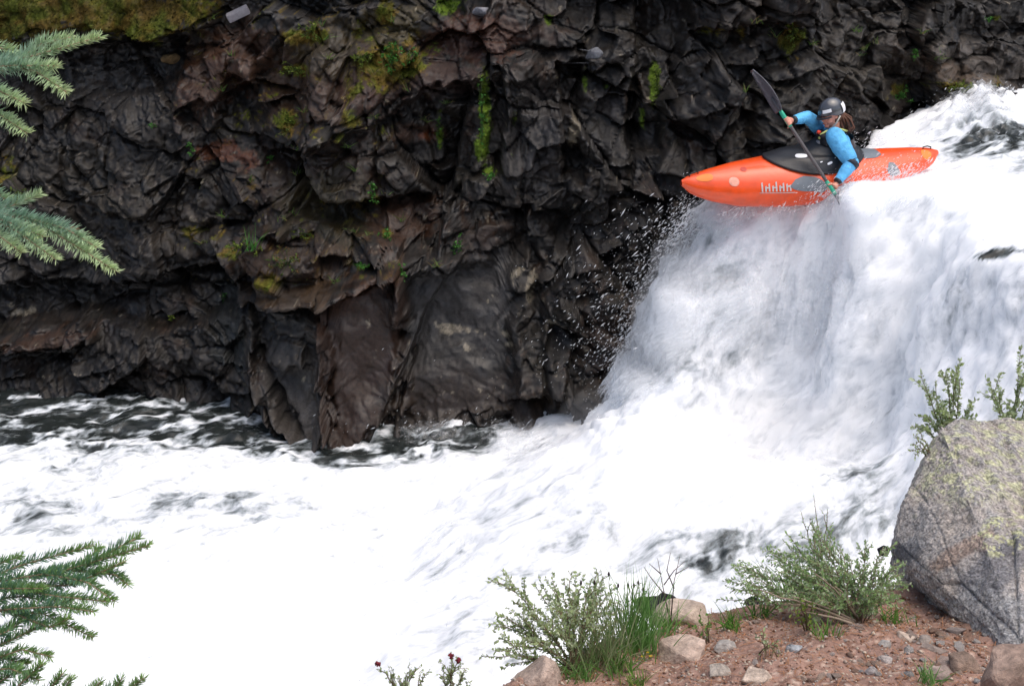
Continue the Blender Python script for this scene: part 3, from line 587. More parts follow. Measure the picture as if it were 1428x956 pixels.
decal('', None, [(.255, .06, .09), (.38, .03, .07)], mb, 8, 2)
mb.build('side_lettering', mat('pale_grey_graphic', (.55, .50, .48), .45), kay)
decal('round_emblem', m_wg, oval(.17, .62, .018, .22))
decal('bow_graphic', m_yl, oval(.075, 1.0, .03, .30))
decal('red_mark', mat('dark_red_graphic', (.5, .03, .01), .4), oval(.215, 1.15, .012, .12))
decal('stern_graphic', m_gy, [(.75, .35, .5), (.765, .1, .85), (.785, .05, .8), (.80, .2, .4)])
decal('stern_deck_graphic', m_gy, [(.66, 1.3, 1.8), (.69, 1.15, 2.1), (.73, 1.15, 2.1), (.755, 1.3, 1.8)])
decal('stern_tip_graphic', m_yl, oval(.935, .9, .022, .5))
# grab loops and the ridge behind the seat
for t in (.045, .955):
    g = MB(); p0 = hull(t - .016, math.pi / 2, 0); p1 = hull(t + .016, math.pi / 2, 0); g.tube([p0 - KZ * .01, p0 + KZ * .018, (p0 + p1) / 2 + KZ * .028, p1 + KZ * .018, p1 - KZ * .01], .007, 6); g.build('grab_loop', mat('black_webbing', (.02, .02, .022), .6), kay)
def ringtube(mb, cx, rx_, ry_, z, r, n=40, zf=None):
    P = [kp(cx + rx_ * math.cos(a), ry_ * math.sin(a), z if zf is None else zf(math.cos(a), math.sin(a))) for a in np.linspace(0, 2 * math.pi, n)]
    mb.tube(P, r, 8, cap=False)
SEATX = KL * .585
g = MB(); ringtube(g, KL * .50, .50, .265, .39, .016, zf=lambda c, s: .372 - .03 * c - .085 * s * s); g.build('cockpit_rim', mat('black_rim', (.015, .015, .017), .4), kay)
# --- spray deck, black with white marks ---
m_blk = mat('black_neoprene', (.016, .017, .02), .42, .5, var=.15, bump=.3, bump_scale=40)
nr, na = 14, 48; vs = []
for i in range(nr):
    q = i / (nr - 1)                      # 0 rim .. 1 waist tunnel
    cx = KL * .50 * (1 - q) + SEATX * q; r1_ = .51 * (1 - q) + .155 * q; r2_ = .275 * (1 - q) + .165 * q
    for j in range(na):
        a = 2 * math.pi * j / na; c, s = math.cos(a), math.sin(a)
        z = .380 - .03 * c * (1 - q) - .08 * s * s * (1 - q) ** 1.3 + .055 * math.sin(min(q * 1.6, 1) * math.pi / 2) + max(0, q - .72) * .35
        z += .006 * math.sin(5 * a + 9 * q) * q * (1 - q) * 4
        vs.append(kp(cx + r1_ * c, r2_ * s, z))
fs = [[i * na + j, i * na + (j + 1) % na, (i + 1) * na + (j + 1) % na, (i + 1) * na + j] for i in range(nr - 1) for j in range(na)]
per = empty('person', kp(SEATX, 0, .05), 'kayaker in a dark helmet, blue jacket and black vest, leaning forward with the paddle', 'person')
skirt = mesh_np('spray_deck', vs, fs, m_blk, per)
def skirt_pt(q, a, off=.006):
    cx = KL * .50 * (1 - q) + SEATX * q; r1_ = .51 * (1 - q) + .155 * q; r2_ = .275 * (1 - q) + .165 * q; c, s = math.cos(a), math.sin(a)
    z = .380 - .03 * c * (1 - q) - .08 * s * s * (1 - q) ** 1.3 + .055 * math.sin(min(q * 1.6, 1) * math.pi / 2) + max(0, q - .72) * .35
    return kp(cx + r1_ * c, (r2_ + off) * s, z + off)
m_wh = mat('white_print', (.75, .76, .78), .5)
for (qc, ac_, rq, raa) in [(.42, 2.52, .10, .17), (.30, 1.62, .07, .06), (.34, 1.86, .03, .03)]:
    v = [skirt_pt(qc, ac_)] + [skirt_pt(qc + rq * math.copysign(abs(math.cos(x)) ** 1.3, math.cos(x)), ac_ + raa * math.copysign(abs(math.sin(x)) ** 1.3, math.sin(x))) for x in np.linspace(0, 2 * math.pi, 17)[:-1]]
    mesh_np('white_emblem', v, [[0, 1 + j, 1 + (j + 1) % 16] for j in range(16)], m_wh, skirt)

# --- paddle ---
PT = at_y(1051, 98, 13.06); PB = at_y(1162, 267, 12.72); pd = PB - PT; pd /= np.linalg.norm(pd); PE = PT + pd * 1.83
pad = empty('paddle', (PT + PE) / 2, 'long dark kayak paddle with green grips held across the kayaker', 'paddle')
def blade(c0, d, name):
    """c0 the shaft end, d outwards; a spooned asymmetrical blade turned nearly edge-on"""
    side = np.cross(d, [-.25, .9, .25]); side /= np.linalg.norm(side); nrm_ = np.cross(side, d); Lb = .46
    side = side * math.cos(1.2) + nrm_ * math.sin(1.2); nrm_ = np.cross(side, d)
    V_ = []; n = 22; k = 9
    for i in range(n):
        t = i / (n - 1); w_ = .098 * math.sin(math.pi * min(1, (.10 + .9 * t) ** .75)) ** .5 if t < .995 else .02; w_ = max(w_, .014)
        for j in range(k):
            s = -1 + 2 * j / (k - 1)
            for sg in (1, -1):
                V_.append(c0 + d * (t * Lb) + side * (s * w_) + nrm_ * (.02 * math.sin(math.pi * t) - .018 * s * s + sg * (.0035 + .009 * (1 - t) * math.exp(-(s * 4) ** 2))))
    F = []
    for i in range(n - 1):
        for j in range(k - 1):
            a = (i * k + j) * 2; b = a + 2; c = a + 2 * k; e = c + 2
            F += [[a, b, e, c], [a + 1, c + 1, e + 1, b + 1]]
    for i in range(n - 1):
        a = i * k * 2; c = a + 2 * k; F.append([a, c, c + 1, a + 1]); a += 2 * (k - 1); c += 2 * (k - 1); F.append([a, a + 1, c + 1, c])
    for i in (0, n - 1):
        for j in range(k - 1): a = (i * k + j) * 2; F.append([a, a + 1, a + 3, a + 2])
    return mesh_np(name, V_, F, mat('grey_blade', (.10, .10, .115), .3, var=.2, var_scale=30), pad)
blade(PT + pd * .45, -pd, 'blade'); blade(PE - pd * .45, pd, 'blade')
g = MB(); g.tube([PT + pd * x for x in (.30, .6, .9, 1.2, 1.6)], .0165, 10); g.build('shaft', mat('dark_shaft', (.085, .075, .075), .35), pad)
g1 = at_y(1087, 0, 13.1); 
def along(u):   # parameter on the paddle where it passes photo column u
    ts = np.linspace(0, 1.9, 400); uu, _ = proj(PT + pd * ts[:, None]); return ts[np.argmin(abs(uu - u))]
m_gr = mat('green_grip', (.02, .36, .22), .5)
TA, TB = along(1098), along(1160)
for (a, b) in ((TA - .12, TA + .055), (TB - .09, TB + .06)):
    g = MB(); g.tube([PT + pd * x for x in np.linspace(a, b, 6)], [.0185, .0205, .0205, .0205, .0205, .0185], 12); g.build('grip', m_gr, pad)
HR = PT + pd * TA; HL = PT + pd * TB       # where the hands close on the shaft

# --- body ---
def skin_eval(nodes, edges, sub=2, root=0, name='s'):
    me = bpy.data.meshes.new(name); me.from_pydata([tuple(map(float, n[0])) for n in nodes], edges, [])
    o = bpy.data.objects.new(name, me); COL.objects.link(o); md = o.modifiers.new('k', 'SKIN'); md.use_smooth_shade = True; md.branch_smoothing = .4
    for i, n in enumerate(nodes):
        r = n[1]; me.skin_vertices[0].data[i].radius = r if isinstance(r, tuple) else (r, r); me.skin_vertices[0].data[i].use_root = (i == root)
    sb = o.modifiers.new('s', 'SUBSURF'); sb.levels = sub; sb.render_levels = sub
    dg = bpy.context.evaluated_depsgraph_get(); dg.update(); r = bpy.data.meshes.new_from_object(o.evaluated_get(dg))
    bpy.data.objects.remove(o); return r
def grab(me):
    n = len(me.vertices); v = np.zeros(n * 3, np.float32); me.vertices.foreach_get('co', v); return v.reshape(-1, 3), [list(p.vertices) for p in me.polygons]
def chain(pts, rad): return [(p, r) for p, r in zip(pts, rad)], [(i, i + 1) for i in range(len(pts) - 1)]
pel = kp(SEATX + .02, 0, .16); sp1 = at_y(1172, 222, 13.2); che = at_y(1165, 200, 13.17); nkb = at_y(1160, 180, 13.15); HC = at_y(1159, 158, 13.10)
shL = at_y(1164, 190, 12.99); shR = at_y(1149, 183, 13.33)
elL = at_y(1188, 227, 12.86); elR = at_y(1126, 163, 13.14)
hf = np.array([-.86, -.36, -.36]); hf /= np.linalg.norm(hf); hs = np.cross([0, 0, 1], hf); hs /= np.linalg.norm(hs); hu = np.cross(hf, hs)
def hd(f, s, u): return HC + hf * f + hs * s + hu * u
def wrist(hand, el, d=.085): w_ = el - hand; return hand + w_ / np.linalg.norm(w_) * d
wrL, wrR = wrist(HL, elL), wrist(HR, elR)
nodes = [(pel, .14), (sp1, (.13, .11)), (che, (.14, .11)), (nkb, .07), (hd(-.03, 0, -.07), .055), (hd(0, 0, .02), .07),
         (shL, .062), (elL, .045), (wrL, .028), (shR, .062), (elR, .045), (wrR, .028),
         (kp(SEATX - .10, .10, .17), .08), (kp(SEATX - .48, .16, .24), .055), (kp(SEATX - .85, .12, .13), .04), (kp(SEATX - .95, .12, .16), .035),
         (kp(SEATX - .10, -.10, .17), .08), (kp(SEATX - .48, -.16, .24), .055), (kp(SEATX - .85, -.12, .13), .04), (kp(SEATX - .95, -.12, .16), .035)]
edges = [(0, 1), (1, 2), (2, 3), (3, 4), (4, 5), (2, 6), (6, 7), (7, 8), (2, 9), (9, 10), (10, 11), (0, 12), (12, 13), (13, 14), (14, 15), (0, 16), (16, 17), (17, 18), (18, 19)]
parts = [grab(skin_eval(nodes, edges, 2))]
def hand_parts(H, W_, sgn):
    """palm beside the shaft, four fingers curled round it, thumb round the other way"""
    ax = pd * sgn; fo = H - W_; fo -= ax * (fo @ ax); fo /= np.linalg.norm(fo); up = np.cross(ax, fo); R = .026
    pc = H - fo * .030; out_ = []
    n, e = chain([W_, (W_ + pc) / 2, pc, pc + fo * .006], [.026, .03, (.040), .03]); out_.append(grab(skin_eval(n, e, 1)))
    for k, off in enumerate((-.033, -.011, .011, .031)):
        L_ = (1.0, 1.08, 1.02, .85)[k]; P = []
        for a in np.radians([200, 150, 95, 40, -20 * L_]):
            P.append(H + ax * off + (fo * math.cos(a) + up * math.sin(a)) * R)
        n, e = chain(P, [.011, .0105, .0095, .009, .0075]); out_.append(grab(skin_eval(n, e, 1)))
    P = [pc - ax * .02 - up * .01] + [H - ax * (.045 + .004 * i) + (fo * math.cos(a) + up * math.sin(a)) * (R + .002) for i, a in enumerate(np.radians([215, 265, 320]))]
    n, e = chain(P, [.014, .0125, .011, .009]); out_.append(grab(skin_eval(n, e, 1)))
    return out_
parts += hand_parts(HL, wrL, 1) + hand_parts(HR, wrR, -1)
def ellips(cf, n=20, m=14):
    v = []; f = []
    for i in range(m + 1):
        ph = math.pi * i / m
        for j in range(n):
            a = 2 * math.pi * j / n; v.append(cf(math.cos(a) * math.sin(ph), math.sin(a) * math.sin(ph), math.cos(ph)))
    for i in range(m):
        for j in range(n): f.append([i * n + j, i * n + (j + 1) % n, (i + 1) * n + (j + 1) % n, (i + 1) * n + j])
    return np.array(v), f
def headf(x, y, z):
    w_ = .076 * (1 - .28 * max(0, -z) ** 1.5); d = .098 * (1 - (.12 if x > 0 else .35) * max(0, -z)); return hd(d * x + (.012 * max(0, -z) if x > 0 else 0), w_ * y, .118 * z)
parts.append(ellips(headf, 28, 20))
def ell(c, a, b, d, n=12, m=8): return ellips(lambda x, y, z: hd(c[0] + a * x, c[1] + b * y, c[2] + d * z), n, m)
parts += [ell((.094, 0, -.022), .022, .013, .028), ell((.088, 0, -.062), .016, .026, .011), ell((.078, 0, -.095), .022, .026, .02), ell((.083, .03, .012), .014, .026, .009), ell((.083, -.03, .012), .014, .026, .009), ell((0, .078, -.01), .02, .009, .032), ell((0, -.078, -.01), .02, .009, .032), ell((.06, .045, -.04), .025, .02, .025), ell((.06, -.045, -.04), .025, .02, .025)]
def remeshed(parts, voxel, name):
    V_ = []; F = []; n = 0
    for v, f in parts: V_.append(v); F += [[i + n for i in p] for p in f]; n += len(v)
    me = bpy.data.meshes.new(name); me.from_pydata(np.concatenate(V_).tolist(), [], F); o = bpy.data.objects.new(name, me); COL.objects.link(o)
    md = o.modifiers.new('r', 'REMESH'); md.mode = 'VOXEL'; md.voxel_size = voxel; sm = o.modifiers.new('m', 'SMOOTH'); sm.iterations = 2; sm.factor = .4
    dg = bpy.context.evaluated_depsgraph_get(); dg.update(); r = bpy.data.meshes.new_from_object(o.evaluated_get(dg)); bpy.data.objects.remove(o); return r
m_skin = mat('skin', (.62, .27, .19), .5, var=.08)
body = link('body', remeshed(parts, .0055, 'body'), m_skin, per)
for s in (.031, -.031):
    v, f = ell((.086, s, -.005), .008, .014, .008); mesh_np('eye', v, f, mat('eye_dark', (.05, .03, .03), .2), body)
v, f = ell((.103, 0, -.064), .004, .022, .005); mesh_np('lips', v, f, mat('lips', (.50, .12, .11), .5), body)
# clothes
m_blue = mat('blue_jacket', (.12, .46, .80), .55, .3, var=.22, var_scale=14, bump=.8, bump_scale=16, bump_dist=.03)
def lerp(a, b, t): return a + (b - a) * t
def sleeve(sh, el, wr, r):
    return [sh, lerp(sh, el, .35), lerp(sh, el, .7), el, lerp(el, wr, .35), lerp(el, wr, .75), lerp(el, wr, .97)], r
def solid_tube(P, R_, seg=20, sub=5):
    P = np.array(P); t = np.arange(len(P)); tt = np.linspace(0, len(P) - 1, (len(P) - 1) * sub + 1); C = np.stack([np.interp(tt, t, P[:, i]) for i in range(3)], 1); rr_ = np.interp(tt, t, R_)
    for _ in range(3): C[1:-1] = (C[:-2] + 2 * C[1:-1] + C[2:]) / 4
    k = np.arange(len(tt)); rr_ = rr_ * (1 + .045 * np.sin(k * 1.9) * np.sin(k * .7 + 1)); q = MB(); q.tube(C, rr_, seg); v = q.v[0]; f = [list(x[:3]) if x[3] == x[0] else list(x) for x in q.f[0]]; return v, f
def ball(c, r): return ellips(lambda x, y, z: np.array(c) + np.array([x, y, z]) * r, 20, 14)
jp = [solid_tube([kp(SEATX, 0, .36), sp1, lerp(sp1, che, .6), che, lerp(che, nkb, .6), nkb, lerp(nkb, HC, .25)], [.13, .135, .14, .14, .11, .078, .062]), ball(shL, .086), ball(shR, .085)]
for sh, el, wr, r in ((shL, elL, wrL, [.088, .094, .082, .066, .060, .048, .037]), (shR, elR, wrR, [.085, .078, .066, .058, .055, .046, .037])):
    P, R_ = sleeve(sh, el, wr, r); jp += [solid_tube([lerp(che, sh, .45)] + P, [.10] + R_), ball(el, r[3] * .98)]
jac = link('jacket', remeshed(jp, .007, 'jacket'), m_blue, per)
for el, wr in ((elL, wrL), (elR, wrR)):
    g = MB(); g.tube([lerp(el, wr, t) for t in (.86, .93, 1.0)], [.041, .040, .037], 14); g.build('cuff', m_blk, jac)
g = MB(); g.tube([lerp(shL, elL, .97), elL, lerp(elL, wrL, .14)], [.071, .075, .070], 16); g.build('elbow_band', mat('navy_panel', (.02, .025, .04), .6), jac)
# life vest: a padded shell round the chest
m_vest = mat('vest_black', (.013, .014, .018), .65, .3, bump=.5, bump_scale=25, bump_dist=.02)
fw = hf * np.array([1, 1, 0]); fw /= np.linalg.norm(fw); sdv = (shL - shR); sdv /= np.linalg.norm(sdv)
V_ = []; n_, m_ = 32, 14; ax0 = kp(SEATX, 0, .44); ax1 = nkb
for i in range(m_):
    t = i / (m_ - 1); c = lerp(ax0, ax1, t) + fw * (.03 + .035 * math.sin(math.pi * t)); rw = .165 * (1 - .30 * sst(.72, 1, t)) + .01 * math.sin(t * 9.5); rd = .125 * (1 - .42 * sst(.75, 1, t)) + .012 * math.sin(t * 9.5)
    for j in range(n_):
        a = 2 * math.pi * j / n_; ca, sa = math.cos(a), math.sin(a); arm = 1 - .30 * sst(.45, .8, t) * abs(sa) ** 3
        V_.append(c + sdv * (rw * arm * math.copysign(abs(sa) ** .85, sa)) + fw * (rd * math.copysign(abs(ca) ** .85, ca)))
F = [[i * n_ + j, i * n_ + (j + 1) % n_, (i + 1) * n_ + (j + 1) % n_, (i + 1) * n_ + j] for i in range(m_ - 1) for j in range(n_)]
vest = mesh_np('life_vest', V_, F, m_vest, per)
vc = lambda t, s, f: lerp(ax0, ax1, t) + sdv * s + fw * f
g = MB()
for s in (.1,):
    g.tube([vc(.55, .06, .185), vc(.8, .075, .16), vc(.98, .085, .10), vc(1.08, .10, .02), vc(1.06, .11, -.06), vc(.9, .11, -.13)], .011, 6)
g.build('piping', mat('yellow_green_tape', (.55, .62, .22), .6), vest)
g = MB(); g.tube([vc(.90, .06, .165), vc(.97, .06, .17), vc(1.02, .055, .165)], [.018, .024, .016], 10); g.build('red_tab', mat('red_tab', (.75, .05, .02), .5), vest)
g = MB(); g.tube([vc(.30, -.02, .185), vc(.30, .05, .18)], .018, 8); g.build('buckle', mat('grey_buckle', (.3, .3, .32), .5), vest)
# helmet, hair
def helm(x, y, z, k=1.0): return hd(-.008 + .128 * x * k, .104 * y * k, .028 + .122 * z * k)
V_ = []; nn, mm_ = 40, 16
for i in range(mm_ + 1):
    ph = i / mm_
    for j in range(nn):
        a = 2 * math.pi * j / nn; ca, sa = math.cos(a), math.sin(a)
        low = 1.62 + .32 * sst(-.1, -.8, ca) + .30 * math.exp(-((abs(sa) - 1) * 3) ** 2) * sst(.5, -.1, ca); p_ = ph * low
        V_.append(helm(math.sin(p_) * ca, math.sin(p_) * sa, math.cos(p_)))
F = [[i * nn + j, i * nn + (j + 1) % nn, (i + 1) * nn + (j + 1) % nn, (i + 1) * nn + j] for i in range(mm_) for j in range(nn)]
hel = mesh_np('helmet', V_, F, mat('helmet_grey', (.05, .052, .06), .22, .6, coat=.5), per)
sol = hel.modifiers.new('t', 'SOLIDIFY'); sol.thickness = .008; sol.offset = 1
V_ = []
for i in range(13):
    a = -1.05 + 2.1 * i / 12
    for (r_, dz) in ((1.03, -.012), (1.30, -.02), (1.30, -.027), (1.03, -.024)): V_.append(hd(-.008 + .128 * math.cos(a) * (r_ if r_ < 1.1 else 1.0 + .27 * math.cos(a * 1.35)), .104 * math.sin(a) * min(r_, 1.1), .028 + dz))
mesh_np('visor', V_, [[i * 4 + j, i * 4 + (j + 1) % 4, (i + 1) * 4 + (j + 1) % 4, (i + 1) * 4 + j] for i in range(12) for j in range(4)], mat('visor_black', (.02, .02, .025), .4), hel)
def hpatch(a0, a1, p0, p1, name, m, k=1.09):
    v = [helm(math.sin(p) * math.cos(a), math.sin(p) * math.sin(a), math.cos(p), k) for a in np.linspace(a0, a1, 9) for p in np.linspace(p0, p1, 7)]
    return mesh_np(name, v, grid_faces(7, 9), m, hel)
hpatch(2.05, 2.6, 1.15, 1.85, 'ear_panel', m_wh); hpatch(.45, 1.15, 1.12, 1.36, 'front_patch', m_wh)  # ear panel, and a white patch towards the front
g = MB(); g.tube([hd(-.03, .098, -.02), hd(.02, .088, -.07), hd(.06, .045, -.118), hd(.065, 0, -.125), hd(.06, -.045, -.118), hd(.02, -.088, -.07)], .007, 6); g.build('chin_strap', mat('pale_strap', (.45, .45, .4), .6), hel)
g = MB(); P0 = hd(-.09, .01, -.05)
for k_ in range(26):
    o_ = RNG.normal(0, .022, 3); t_ = np.array([.05, -.01, -.16]) + RNG.normal(0, .02, 3)
    g.tube([P0 + o_ * .5, P0 + o_ + t_ * .3 + np.array([.03, 0, .01]), P0 + o_ * 1.2 + t_ * .7 + np.array([.035, 0, 0]), P0 + o_ * .6 + t_], [.014, .013, .010, .004], 5)
v, f = ell((-.03, 0, -.02), .085, .083, .09, 16, 12); g.add(v, f)
g.build('hair', mat('brown_hair', (.10, .035, .015), .6), per)
# =====================  NEAR BANK  =====================
YE = [(-9, 2.2), (-2, 2.9), (-1, 3.3), (-.3, 3.85), (0, 4.25), (.4, 4.75), (.8, 5.15), (1.3, 5.25), (2, 5.5), (5, 6.0), (9, 6.2)]
DS = [(-9, .9), (1.5, 1.05), (3, .6), (6, .30), (9, .2)]
def bank_z(x, y, fine=True):
    x = np.atleast_1d(np.asarray(x, float)); y = np.atleast_1d(np.asarray(y, float)); P = np.stack([x, y, 0 * x], 1)
    ye = lerp_tab(x, YE) + fbm(P * (2.2, 0, 0), 2, 301) * .08
    z = 4.3 - .26 * y + fbm(P * 1.1, 3, 303) * .06
    d = np.maximum(y - ye, 0); z = z - (np.sqrt(d * d + .01) - .1) * lerp_tab(x, DS)
    z = z + fbm(P * 4, 3, 305) * .025
    if fine: z = z + fbm(P * 16, 4, 307, .6) * .010 + np.clip(fbm(P * 40, 2, 309), 0, 1) * .005
    return z
def on_bank(u, v):
    d = ray(u, v); t = np.linspace(2.5, 9, 1300); P = CAMP + d * t[:, None]; zz = bank_z(P[:, 0], P[:, 1], False)
    k = np.argmax(P[:, 2] < zz); 
    return np.array([P[k, 0], P[k, 1], zz[k]]) if P[k, 2] < zz[k] else at_y(u, v, 5.2)
bx = np.concatenate([np.linspace(-9, -1.3, 40), np.arange(-1.2, 3.0, .013), np.linspace(3.1, 9, 30)]); byy = np.concatenate([np.linspace(-4, 3.3, 30), np.arange(3.35, 5.7, .013), np.linspace(5.75, 9.2, 40)])
BX, BY = np.meshgrid(bx, byy); qx, qy = BX.ravel(), BY.ravel(); qz = bank_z(qx, qy); P = np.stack([qx, qy, qz], 1)
a1 = fbm(P * 3, 4, 311); a2 = fbm(P * 14, 4, 313, .6); a3 = fbm(P * 45, 3, 315, .6)
bc = np.ones((len(qx), 3)) * np.array([.33, .205, .16])
def bp_(m, c, k):
    global bc
    m = np.clip(m * k, 0, 1)[:, None]; bc = bc * (1 - m) + np.array(c) * m
bp_(sst(-.1, .6, a1), (.36, .22, .165), .7); bp_(sst(.1, .6, a2), (.19, .10, .07), .6); bp_(sst(.45, .7, a3 + .3 * a2), (.46, .36, .29), .7); bp_(sst(.3, .8, fbm(P * 2 + 5, 3, 317)), (.19, .12, .08), .6)
bp_(sst(.0, .4, qy - lerp_tab(qx, YE)), (.05, .035, .03), .8)
bc *= (1 + .45 * a3)[:, None].clip(.4, 1.8)
bank = mesh_np('bank', P, grid_faces(len(bx), len(byy)), mat('red_soil', (1, 1, 1), .95, .15, tint=True, bump=.8, bump_scale=70, bump_dist=.02), cols=bc.clip(.01, .8), smooth=True)
tag(bank, 'reddish brown gravelly soil of the near bank', 'ground', kind='structure')
# --- stones ---
m_st = mat('stone', (1, 1, 1), .85, .3, tint=True, var=.3, var_scale=45, bump=.8, bump_scale=90, bump_dist=.012)
def rock_mesh(r3, seed, flat=.6, sub=3, rough=.06):
    r = np.random.default_rng(seed); bm = bmesh.new()
    for _ in range(16):
        p = r.normal(size=3); p /= np.linalg.norm(p); p *= r.uniform(.8, 1.05); bm.verts.new((p[0] * r3[0], p[1] * r3[1], p[2] * r3[2]))
    bmesh.ops.convex_hull(bm, input=bm.verts[:])
    for v in [v for v in bm.verts if not v.link_faces]: bm.verts.remove(v)
    bmesh.ops.bevel(bm, geom=bm.edges[:], offset=min(r3) * .10, segments=2, affect='EDGES', profile=.6)
    bmesh.ops.triangulate(bm, faces=bm.faces[:])
    for _ in range(max(sub - 1, 0)):
        bmesh.ops.subdivide_edges(bm, edges=[e for e in bm.edges if e.calc_length() > min(r3) * .25], cuts=1, use_grid_fill=True); bmesh.ops.triangulate(bm, faces=bm.faces[:])
    bm.normal_update(); q = np.array([v.co[:] for v in bm.verts]); s = min(r3); n = fbm(q / s * 1.3 + seed, 4, 400 + seed % 7, .6) * rough * s
    for v, k in zip(bm.verts, n): v.co += v.normal * k
    me = bpy.data.meshes.new('stone'); bm.to_mesh(me); bm.free(); return me
def stone(u, v, wpx, hpx, col, label, name='stone', cat='stone', group=None, seed=None, lift=.12, rz=None, pos=None, sub=3):
    p = on_bank(u, v) if pos is None else np.array(pos); d = np.linalg.norm(p - CAMP) / FPX; seed = int(u * 7 + v) if seed is None else seed
    r3 = np.array([wpx / 2 * d, wpx / 2 * d * .8, hpx / 2 * d * 1.15]); me = rock_mesh(r3, seed, sub=sub)
    q = np.array([w.co[:] for w in me.vertices]); n = fbm(q * 12 + seed, 3, 420, .6)[:, None]; c = np.ones((len(q), 4), np.float32); c[:, :3] = (np.array(col) * (1 + .35 * n)).clip(.01, .9)
    at = me.color_attributes.new('tint', 'FLOAT_COLOR', 'POINT'); at.data.foreach_set('color', c.ravel())
    o = link(name, me, m_st, None, False); o.location = V(p + np.array([0, 0, r3[2] * lift])); o.rotation_euler = (0, 0, (seed % 10) * .1 - .5 if rz is None else rz)
    return tag(o, label, cat, group)
TAN = (.44, .35, .28); PINK = (.42, .32, .26); GRY = (.36, .33, .30); BLK = (.018, .018, .02); BRN = (.22, .15, .11)
stone(952, 866, 100, 56, TAN, 'broad tan rock at the bank edge beside the dark wet stones', 'rock', 'rock', seed=11)
stone(748, 946, 96, 60, PINK, 'pinkish rock under the willow bush at the left end of the bank', 'rock', 'rock', seed=12)
stone(955, 918, 92, 52, PINK, 'pinkish brown rock sunk in the soil between the grass tuft and the gravel', 'rock', 'rock', seed=13)
stone(1052, 948, 60, 24, TAN, 'flat tan stone at the very bottom edge of the soil', seed=14); stone(1003, 938, 40, 22, (.38, .33, .28), 'small pale flat stone right of the pinkish brown rock', seed=15)
stone(1010, 905, 34, 26, GRY, 'grey stone beside the pinkish brown rock', seed=16)
stone(905, 838, 44, 40, BLK, 'black wet rock behind the tall grass, left of a pair', 'rock', 'rock', 'black wet rocks at the water edge', seed=17, pos=at_y(905, 842, 5.5)); stone(930, 832, 38, 22, BLK, 'low black wet rock behind the bare twig, right of a pair', 'rock', 'rock', 'black wet rocks at the water edge', seed=18, pos=at_y(930, 838, 5.55))
stone(1050, 838, 34, 20, BLK, 'small black wet rock showing under the grey green shrub', 'rock', 'rock', 'black wet rocks at the water edge', seed=19, pos=at_y(1050, 842, 5.6)); stone(1228, 762, 22, 14, BLK, 'black wet rock touching the left side of the big boulder', 'rock', 'rock', 'black wet rocks at the water edge', seed=20, pos=at_y(1232, 768, 5.6))
stone(1135, 868, 34, 34, (.36, .37, .24), 'pale stone with yellowish lichen at the foot of the grey green shrub', seed=21); stone(1105, 906, 30, 20, (.28, .29, .3), 'bluish grey pebble in the reddish soil below the shrub', seed=22)
names = ['pale rounded stone below the shrub roots', 'pale oblong stone lower right of the shrub roots', 'light grey angular stone in the middle of the soil', 'dull stone slab shaded by the boulder', 'long grey brown stone beside the boulder crack', 'brownish slab at the end of the boulder crack', 'squarish grey brown stone left of the brown slab', 'thin tan stone at the upper left of the rubble patch', 'tilted grey brown stone in the rubble patch', 'wide flat grey brown stone in the rubble patch']
data = [(1234, 900, 20, 18, GRY), (1236, 921, 26, 12, (.38, .33, .3)), (1216, 937, 22, 18, (.36, .33, .32)), (1318, 888, 34, 12, BRN), (1300, 905, 42, 16, (.25, .2, .17)), (1345, 930, 60, 34, (.24, .17, .13)), (1322, 926, 40, 20, (.26, .2, .17)), (1262, 888, 34, 10, TAN), (1288, 896, 28, 18, (.26, .22, .19)), (1310, 940, 48, 16, (.27, .21, .18))]
for i, (n, d_) in enumerate(zip(names, data)): stone(*d_, n, group='loose stones in the rubble beside the boulder', seed=30 + i)
r_ = np.random.default_rng(5); protos = [rock_mesh((1, .8, .55), 60 + k, sub=2) for k in range(7)]
for k_, me in enumerate(protos):
    c = np.ones((len(me.vertices), 4), np.float32); c[:, :3] = [(.36, .30, .27), (.30, .23, .19), (.40, .36, .33), (.25, .16, .12), (.33, .31, .30), (.22, .17, .14), (.38, .28, .22)][k_]
    me.color_attributes.new('tint', 'FLOAT_COLOR', 'POINT').data.foreach_set('color', c.ravel()); me.materials.append(m_st)
cnt = 0
while cnt < 115:
    u, v = r_.uniform(790, 1400), r_.uniform(858, 955)
    if v < 860 + max(0, (1000 - u) * .25) or u > 1380 or v < 750 + (u - 1240) * .85: continue
    if 1150 < u < 1340 and v > 870 or r_.random() < .45:
        p = on_bank(u, v); s = r_.lognormal(-4.5, .42) * (1.5 if u > 1190 else 1); o = bpy.data.objects.new('stone', protos[cnt % 7]); COL.objects.link(o)
        o.location = V(p + np.array([0, 0, s * .2])); o.scale = (s * r_.uniform(.9, 1.5), s, s); o.rotation_euler = (r_.normal(0, .2), r_.normal(0, .2), r_.uniform(0, 6.3))
        tag(o, 'small loose stone lying on the reddish brown soil of the bank', 'stone', 'small stones on the soil'); cnt += 1
